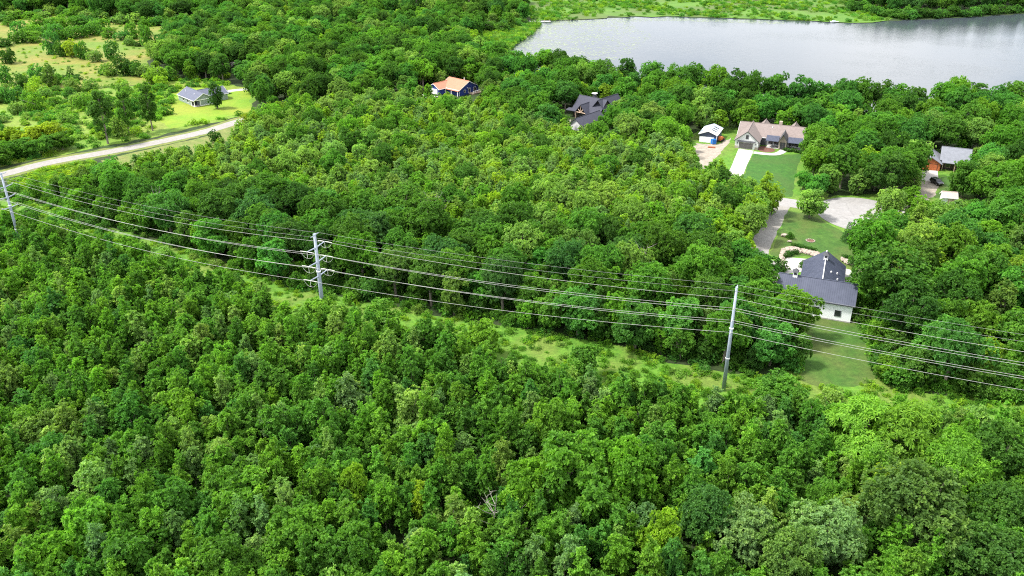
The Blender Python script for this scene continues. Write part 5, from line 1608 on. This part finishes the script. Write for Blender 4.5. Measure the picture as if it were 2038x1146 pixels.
# ------------------------------------------------------------------ vegetation: individuals and masses
NAME = {'round': 'broadleaf_tree', 'leafy': 'large_leaved_tree', 'feathery': 'feathery_tree', 'bushy': 'bushy_tree', 'slender': 'young_tree', 'column': 'poplar_tree', 'shrub': 'shrub', 'conifer': 'conifer_tree'}
SHAPE = {'round': 'round-crowned tree', 'leafy': 'large-leaved tree', 'feathery': 'feathery tree', 'bushy': 'bushy tree', 'slender': 'slender young tree', 'column': 'narrow tall tree', 'shrub': 'shrub', 'conifer': 'conifer'}
LIMIT = {'round': 290, 'leafy': 290, 'feathery': 50, 'bushy': 290, 'slender': 290, 'column': 40, 'shrub': 290, 'conifer': 20}
LANDMARKS = [("the middle pole", 633, 530), ("the slim right pole", 1455, 665), ("the left-edge pole", 12, 380), ("the slate-roofed house", 1625, 575), ("the turning circle", 1690, 428),
             ("the taupe-roofed house", 1535, 270), ("the pale-roofed shed", 1415, 265), ("the charcoal-roofed house", 1175, 220), ("the blue house", 905, 175), ("the sage grey house", 390, 192),
             ("the cedar house", 1885, 320), ("the gravel road bend", 480, 240), ("the great bottom-centre tree", 1150, 960), ("the great olive tree", 1860, 1020), ("the feathery pair", 1800, 870),
             ("the glowing lime tree", 700, 975), ("the olive bushy tree", 85, 870), ("the bottom left corner", 0, 1146), ("the lake's left end", 1020, 90), ("the dry meadow", 150, 110),
             ("the garden shed", 1908, 385), ("the largest tree", 1790, 590), ("the lower lawn", 1665, 715), ("the far marsh", 1400, 15), ("the wire span centre", 1040, 580), ("the left wire span", 320, 450),
             ("the foreground centre", 1000, 800), ("the foreground left", 380, 780), ("the top left corner", 0, 0), ("the lake's near shore", 1400, 150)]


def px_of(t):
    u, v = project(t['x'], t['y'], t['h'] * 0.65)
    d = t['y'] * CT + (CAM_H - t['h'] * .65) * ST
    return u, v, t['r'] * FPX / d


for t in TREES: t['u'], t['v'], t['pr'] = px_of(t)
# how much of each crown shows: nearer crowns cover farther ones on a coarse raster of the frame
RS = 4
rw, rh = 2038 // RS + 1, 1146 // RS + 1
owner = np.full((rh, rw), -1, np.int32)
order = sorted(range(len(TREES)), key=lambda i: -(TREES[i]['y'] * CT + (CAM_H - TREES[i]['h'] * .5) * ST))
for i in order:
    t = TREES[i]
    _, vt = project(t['x'], t['y'], t['h']); _, vb = project(t['x'], t['y'], t['h'] * 0.15)
    cx, cyy, ax, ay = t['u'] / RS, (vt + vb) / 2 / RS, max(t['pr'] / RS, .5), max((vb - vt) / 2 / RS, .5)
    x0, x1, y0, y1 = max(0, int(cx - ax)), min(rw - 1, int(cx + ax) + 1), max(0, int(cyy - ay)), min(rh - 1, int(cyy + ay) + 1)
    if x1 <= x0 or y1 <= y0: continue
    gx, gy = np.meshgrid(np.arange(x0, x1 + 1), np.arange(y0, y1 + 1))
    mk_ = ((gx - cx) / ax) ** 2 + ((gy - cyy) / ay) ** 2 < 1
    owner[y0:y1 + 1, x0:x1 + 1][mk_] = i
seen = np.bincount(owner[owner >= 0].ravel(), minlength=len(TREES))
for i, t in enumerate(TREES): t['seen'] = int(seen[i])

by_form = {}
for t in TREES: by_form.setdefault(t['form'], []).append(t)
SINGLE, MASS = [], []
for f_, L_ in by_form.items():
    L_.sort(key=lambda t: -(t['seen'] + (1e6 if t['special'] else 0)))
    for k, t in enumerate(L_):
        (SINGLE if (k < LIMIT[f_] and t['seen'] >= 6) or t['special'] else MASS).append(t)


def tint_of(t):
    c = np.array(TINT[t['tint']]) * RNG.uniform(0.84, 1.16) * np.array([RNG.uniform(0.92, 1.1), 1, RNG.uniform(0.85, 1.15)])
    return tuple(float(x) for x in c)


def place_words(t):
    dx0, nm, lx, ly = min((((t['u'] - lx) ** 2 + ((t['v'] - ly) * 1.3) ** 2) ** .5, nm, lx, ly) for nm, lx, ly in LANDMARKS)
    dx, dy = t['u'] - lx, t['v'] - ly
    a = math.degrees(math.atan2(-dy, dx)) % 360
    dirw = ["right of", "upper-right of", "above", "upper-left of", "left of", "lower-left of", "below", "lower-right of"][int(((a + 22.5) % 360) // 45)]
    if dx0 < 45: return f"close {dirw} {nm}"
    if dx0 < 110: return f"just {dirw} {nm}"
    if dx0 < 190: return f"some way {dirw} {nm}"
    return f"far {dirw} {nm}"


def short(b, n):
    w = b.split()
    return ' '.join(w)


ORD = ["leftmost", "second from left", "third from left", "fourth from left", "fifth from left", "sixth from left", "seventh from left", "eighth from left"]
lab = {}
for t in SINGLE:
    if t['special']: t['label'] = t['special']; continue
    size = "" 
    t['base'] = f"{TONE_WORD[t['tint']]} {SHAPE[t['form']]} {place_words(t)}"
    lab.setdefault(t['base'], []).append(t)
for b_, L_ in lab.items():
    L_.sort(key=lambda t: t['u'])
    for k, t in enumerate(L_):
        if len(L_) == 1: t['label'] = b_
        elif len(L_) <= 8: t['label'] = f"{b_}, {ORD[k] if k < len(L_) - 1 or k == 0 else 'rightmost'}"
        else: t['label'] = b_
GROUPN = {'round': "round-crowned trees of the woods", 'leafy': "large-leaved trees of the woods", 'feathery': "feathery trees", 'bushy': "bushy trees of the woods", 'slender': "slender young trees of the stands",
          'column': "narrow tall trees", 'shrub': "shrubs", 'conifer': "conifers"}

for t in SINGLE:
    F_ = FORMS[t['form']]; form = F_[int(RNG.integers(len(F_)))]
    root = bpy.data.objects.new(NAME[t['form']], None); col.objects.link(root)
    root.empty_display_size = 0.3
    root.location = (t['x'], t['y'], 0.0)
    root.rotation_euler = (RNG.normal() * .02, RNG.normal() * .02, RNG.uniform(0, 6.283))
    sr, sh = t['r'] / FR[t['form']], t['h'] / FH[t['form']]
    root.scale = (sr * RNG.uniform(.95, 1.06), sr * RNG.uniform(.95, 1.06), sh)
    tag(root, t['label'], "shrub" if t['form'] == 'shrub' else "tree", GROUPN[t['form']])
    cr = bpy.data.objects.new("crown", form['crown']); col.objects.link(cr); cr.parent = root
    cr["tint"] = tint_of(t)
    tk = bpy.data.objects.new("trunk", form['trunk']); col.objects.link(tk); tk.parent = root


def snag(px, py, h, seed, label):
    r = np.random.default_rng(seed)
    p_ = G(px, py, h)
    root = empty("bare_tree", (p_.x, p_.y, 0)); tag(root, label, "tree", "bare dead trees")
    tr_ = branch_quads([(0, 0, -0.2), (r.normal() * .15, 0.1, h * .4), (r.normal() * .3, r.normal() * .3, h * .75), (r.normal() * .5, r.normal() * .5, h)], [0.2, 0.15, 0.08, 0.02], 6)
    bq = []
    for k in range(9):
        z0 = h * r.uniform(0.45, 0.92); a = r.uniform(0, 6.283); ln = (h - z0) * 0.5 + r.uniform(0.8, 1.8)
        e = np.array([math.cos(a) * ln, math.sin(a) * ln, z0 + ln * r.uniform(0.5, 1.1)])
        m_ = np.array([e[0] * .5, e[1] * .5, z0 + (e[2] - z0) * .4])
        bq.append(branch_quads([(0, 0, z0), m_, e], [0.07, 0.045, 0.012], 4))
        for q in range(2):
            f_ = m_ + (e - m_) * r.uniform(0.2, 0.8)
            bq.append(branch_quads([f_, f_ + nrm(r.normal(size=3) + np.array([0, 0, .8])) * r.uniform(.5, 1.1)], [0.03, 0.008], 3))
    def mk(nm, Q_):
        me = quads_mesh(nm, Q_.reshape(-1, 3), np.arange(len(Q_) * 4).reshape(-1, 4), np.zeros(len(Q_)), np.zeros(len(Q_)), [M['dead_bark']])
        obj(nm, me, None, root)
    mk("trunk", tr_); mk("branches", np.concatenate(bq))


for px_, py_, h_, lb_ in ((306, 372, 13.5, "pale bare dead tree in the dark wood edge left of middle pole"), (866, 382, 15.5, "pale bare dead tree poking out right of the great oak-like tree"),
                          (1290, 480, 14.5, "thin bare tree among birch-like crowns above the wires"),
                          (985, 985, 10.5, "bare grey sapling touching the great bottom-centre tree's left side")):
    snag(px_, py_, h_, int(px_), lb_)


def scatter(name, forms, X, Y, rot, scl, tints, label, Z=None, cat=None):
    """one object that carries all the copies of a mass of plants"""
    n = len(X)
    me = bpy.data.meshes.new(name)
    me.vertices.add(n)
    co = np.stack([X, Y, np.zeros(n) if Z is None else Z], 1).astype(np.float32)
    me.vertices.foreach_set("co", co.ravel())
    a = me.attributes.new("rotz", 'FLOAT_VECTOR', 'POINT'); a.data.foreach_set("vector", np.stack([RNG.normal(size=n) * .03, RNG.normal(size=n) * .03, rot], 1).astype(np.float32).ravel())
    a = me.attributes.new("scl", 'FLOAT_VECTOR', 'POINT'); a.data.foreach_set("vector", np.asarray(scl, np.float32).ravel())
    a = me.attributes.new("tint", 'FLOAT_VECTOR', 'POINT'); a.data.foreach_set("vector", np.asarray(tints, np.float32).ravel())
    a = me.attributes.new("pick", 'INT', 'POINT'); a.data.foreach_set("value", RNG.integers(0, len(forms), n).astype(np.int32))
    o = obj(name, me)
    ng = bpy.data.node_groups.new(name, 'GeometryNodeTree')
    ng.interface.new_socket("Geometry", in_out='INPUT', socket_type='NodeSocketGeometry')
    ng.interface.new_socket("Geometry", in_out='OUTPUT', socket_type='NodeSocketGeometry')
    gi, go = ng.nodes.new("NodeGroupInput"), ng.nodes.new("NodeGroupOutput")
    jn = ng.nodes.new("GeometryNodeJoinGeometry")
    for f in forms:
        src = bpy.data.objects.new("plant_form", f)
        oi = ng.nodes.new("GeometryNodeObjectInfo"); oi.inputs["Object"].default_value = src
        oi.inputs["As Instance"].default_value = False
        ti = ng.nodes.new("GeometryNodeGeometryToInstance")
        ng.links.new(oi.outputs["Geometry"], ti.inputs[0]); ng.links.new(ti.outputs[0], jn.inputs[0])
    ip = ng.nodes.new("GeometryNodeInstanceOnPoints")
    ip.inputs["Pick Instance"].default_value = True

    def named(an, dt):
        q = ng.nodes.new("GeometryNodeInputNamedAttribute"); q.data_type = dt; q.inputs["Name"].default_value = an
        return [s for s in q.outputs if s.enabled and s.name == "Attribute"][0]
    ng.links.new(gi.outputs[0], ip.inputs["Points"]); ng.links.new(jn.outputs[0], ip.inputs["Instance"])
    ng.links.new(named("pick", 'INT'), ip.inputs["Instance Index"])
    ng.links.new(named("scl", 'FLOAT_VECTOR'), ip.inputs["Scale"])
    e2r = ng.nodes.new("FunctionNodeEulerToRotation")
    ng.links.new(named("rotz", 'FLOAT_VECTOR'), e2r.inputs[0]); ng.links.new(e2r.outputs[0], ip.inputs["Rotation"])
    ng.links.new(ip.outputs[0], go.inputs[0])
    md = o.modifiers.new("scatter", 'NODES'); md.node_group = ng
    tag(o, label, cat or "vegetation", kind='stuff')
    return o


MASSL = {'round': ("broadleaf_forest", "mass of round-crowned trees filling the woods behind the nearer trees"), 'leafy': ("large_leaved_forest", "mass of large-leaved trees scattered through the woods"),
         'bushy': ("bushy_forest", "mass of bushy young trees filling the middle stand"), 'slender': ("young_forest", "dense mass of slender young trees between the nearer ones"),
         'shrub': ("shrubbery", "mass of low shrubs along the clearings"), 'column': ("far_forest", "narrow dark trees at the far lake end"), 'feathery': ("feathery_forest", "feathery trees in the woods"), 'conifer': ("conifer_forest", "small conifers")}
for f_ in by_form:
    L_ = [t for t in MASS if t['form'] == f_]
    if not L_: continue
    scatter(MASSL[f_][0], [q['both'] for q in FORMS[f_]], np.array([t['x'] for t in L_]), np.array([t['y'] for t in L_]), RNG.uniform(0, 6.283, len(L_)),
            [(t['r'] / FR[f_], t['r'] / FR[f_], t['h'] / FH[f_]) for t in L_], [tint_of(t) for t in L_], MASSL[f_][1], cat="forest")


def scatter_in(name, key, poly, n, smin, smax, tints, label, avoid=(), z=0.0, dens=None):
    x0, y0 = poly.min(0); x1, y1 = poly.max(0)
    X = RNG.uniform(x0, x1, n); Y = RNG.uniform(y0, y1, n)
    ok = inside(poly, X, Y)
    for a_ in avoid: ok &= ~inside(a_, X, Y)
    if dens is not None:
        nz = np.sin(X * dens + 1.3) * np.sin(Y * dens * 1.3 + 0.7) + 0.6 * np.sin(X * dens * 2.3 + Y * dens * 1.7)
        ok &= RNG.uniform(-1.2, 1.6, n) < nz
    X, Y = X[ok], Y[ok]
    m = len(X)
    s = RNG.uniform(smin, smax, m)
    tn = np.array([TINT[tints[int(k)]] for k in RNG.integers(0, len(tints), m)]) * RNG.uniform(0.8, 1.25, (m, 1))
    scatter(name, [q['crown'] for q in FORMS[key]], X, Y, RNG.uniform(0, 6.283, m), np.stack([s, s, s * RNG.uniform(.7, 1.2, m)], 1), tn, label, np.full(m, z))


scatter_in("undergrowth", 'weed', CORRIDOR, 30000, 0.4, 1.15, ['bright', 'bright', 'lime', 'lime', 'bright', 'mid', 'light'], "tangle of weeds and saplings in the power line corridor", (LAWN_A2,), dens=0.42)
scatter_in("edge_undergrowth", 'weed', EDGE, 7000, 0.9, 2.4, ['oak', 'mid', 'dark', 'bright', 'cool'], "leafy undergrowth along the wood edge above the corridor")
scatter_in("bank_undergrowth", 'weed', RIGHT, 5000, 0.9, 2.4, ['oak', 'mid', 'dark', 'bright'], "leafy undergrowth beneath the trees at the right", (LAWN_A2, CORRIDOR))
scatter_in("meadow_weeds", 'weed', MEADOW, 2200, 0.4, 1.2, ['light', 'lime', 'light', 'mid', 'yellow'], "clumps of weeds in the dry meadow", dens=0.06)
scatter_in("field_weeds", 'weed', GREENM, 5200, 0.8, 2.2, ['bright', 'light', 'lime', 'mid', 'cool'], "clumps of weeds in the green field beside the road", (LAWN_F, ROAD, DRIVE_F), dens=0.1)
scatter_in("marsh_grass", 'tuft', MARSH1, 6500, 0.9, 2.2, ['bright', 'light', 'mid', 'lime', 'emerald'], "tall green reeds and grass of the far marsh", dens=0.05)
scatter_in("shore_grass", 'tuft', MARSH2, 1500, 1.0, 2.6, ['light', 'lime', 'bright', 'emerald'], "pale reeds along the left end of lake")
scatter_in("roadside_weeds", 'weed', FIELD_T, 900, 0.5, 1.4, ['lime', 'yellow', 'light', 'bright'], "weeds in the grass triangle below the road")
FLOOR = np.concatenate([FG_EDGE, np.array([[150, 60], [60, 52], [-60, 52], [-150, 60]])])
scatter_in("forest_undergrowth", 'weed', FLOOR, 9000, 0.8, 2.0, ['mid', 'oak', 'bright', 'dark'], "low undergrowth beneath the foreground trees")

# lily pads: flat leaves floating off the left and far shores
def lily_pads():
    V, Fc = [], []
    r = np.random.default_rng(9)
    shore = gpoly([(1075, 45), (1050, 72), (1022, 95), (995, 120), (1000, 140), (1100, 158), (1250, 110), (1300, 70), (1250, 42)])
    x0, y0 = shore.min(0); x1, y1 = shore.max(0)
    c0 = np.array(G(1040, 80)[:2])
    X = r.uniform(x0, x1, 15000); Y = r.uniform(y0, y1, 15000)
    ok = inside(shore, X, Y) & inside(LAKE, X, Y)
    ds = dist_poly(LAKE, X, Y)
    cl = np.sin(X * 0.11) * np.sin(Y * 0.13 + 1) + 0.7 * np.sin(X * 0.31 + Y * 0.23)
    ok &= (r.uniform(0, 1, 15000) < np.exp(-(ds / 30.0)) * (0.75 + 0.35 * cl) + 0.05)
    far = gpoly([(1100, 38), (1330, 35), (1560, 42), (1560, 47), (1330, 40), (1200, 44), (1100, 48)])
    fx0, fy0 = far.min(0); fx1, fy1 = far.max(0)
    FX = r.uniform(fx0, fx1, 2500); FY = r.uniform(fy0, fy1, 2500)
    fk = inside(far, FX, FY) & inside(LAKE, FX, FY)
    X = np.concatenate([X[ok], FX[fk]]); Y = np.concatenate([Y[ok], FY[fk]])
    for x, y in zip(X, Y):
        s = r.uniform(0.3, 0.75); a0 = r.uniform(0, 6.28); b = len(V)
        for k in range(7):
            a = a0 + k * 0.95
            V.append((x + math.cos(a) * s, y + math.sin(a) * s, -0.235 + r.uniform(0, 0.012)))
        Fc.append(tuple(range(b, b + 7)))
    me = bpy.data.meshes.new("lily_leaves"); me.from_pydata(V, [], Fc)
    tag(obj("lily_leaves", me, M['lily']), "pale green lily pads floating at the left end of lake", "lily pads", kind='stuff')


lily_pads()
print("trees", len(TREES), "single", len(SINGLE), {k: (len(v), sum(1 for t in v if t in ()) ) for k, v in by_form.items()})
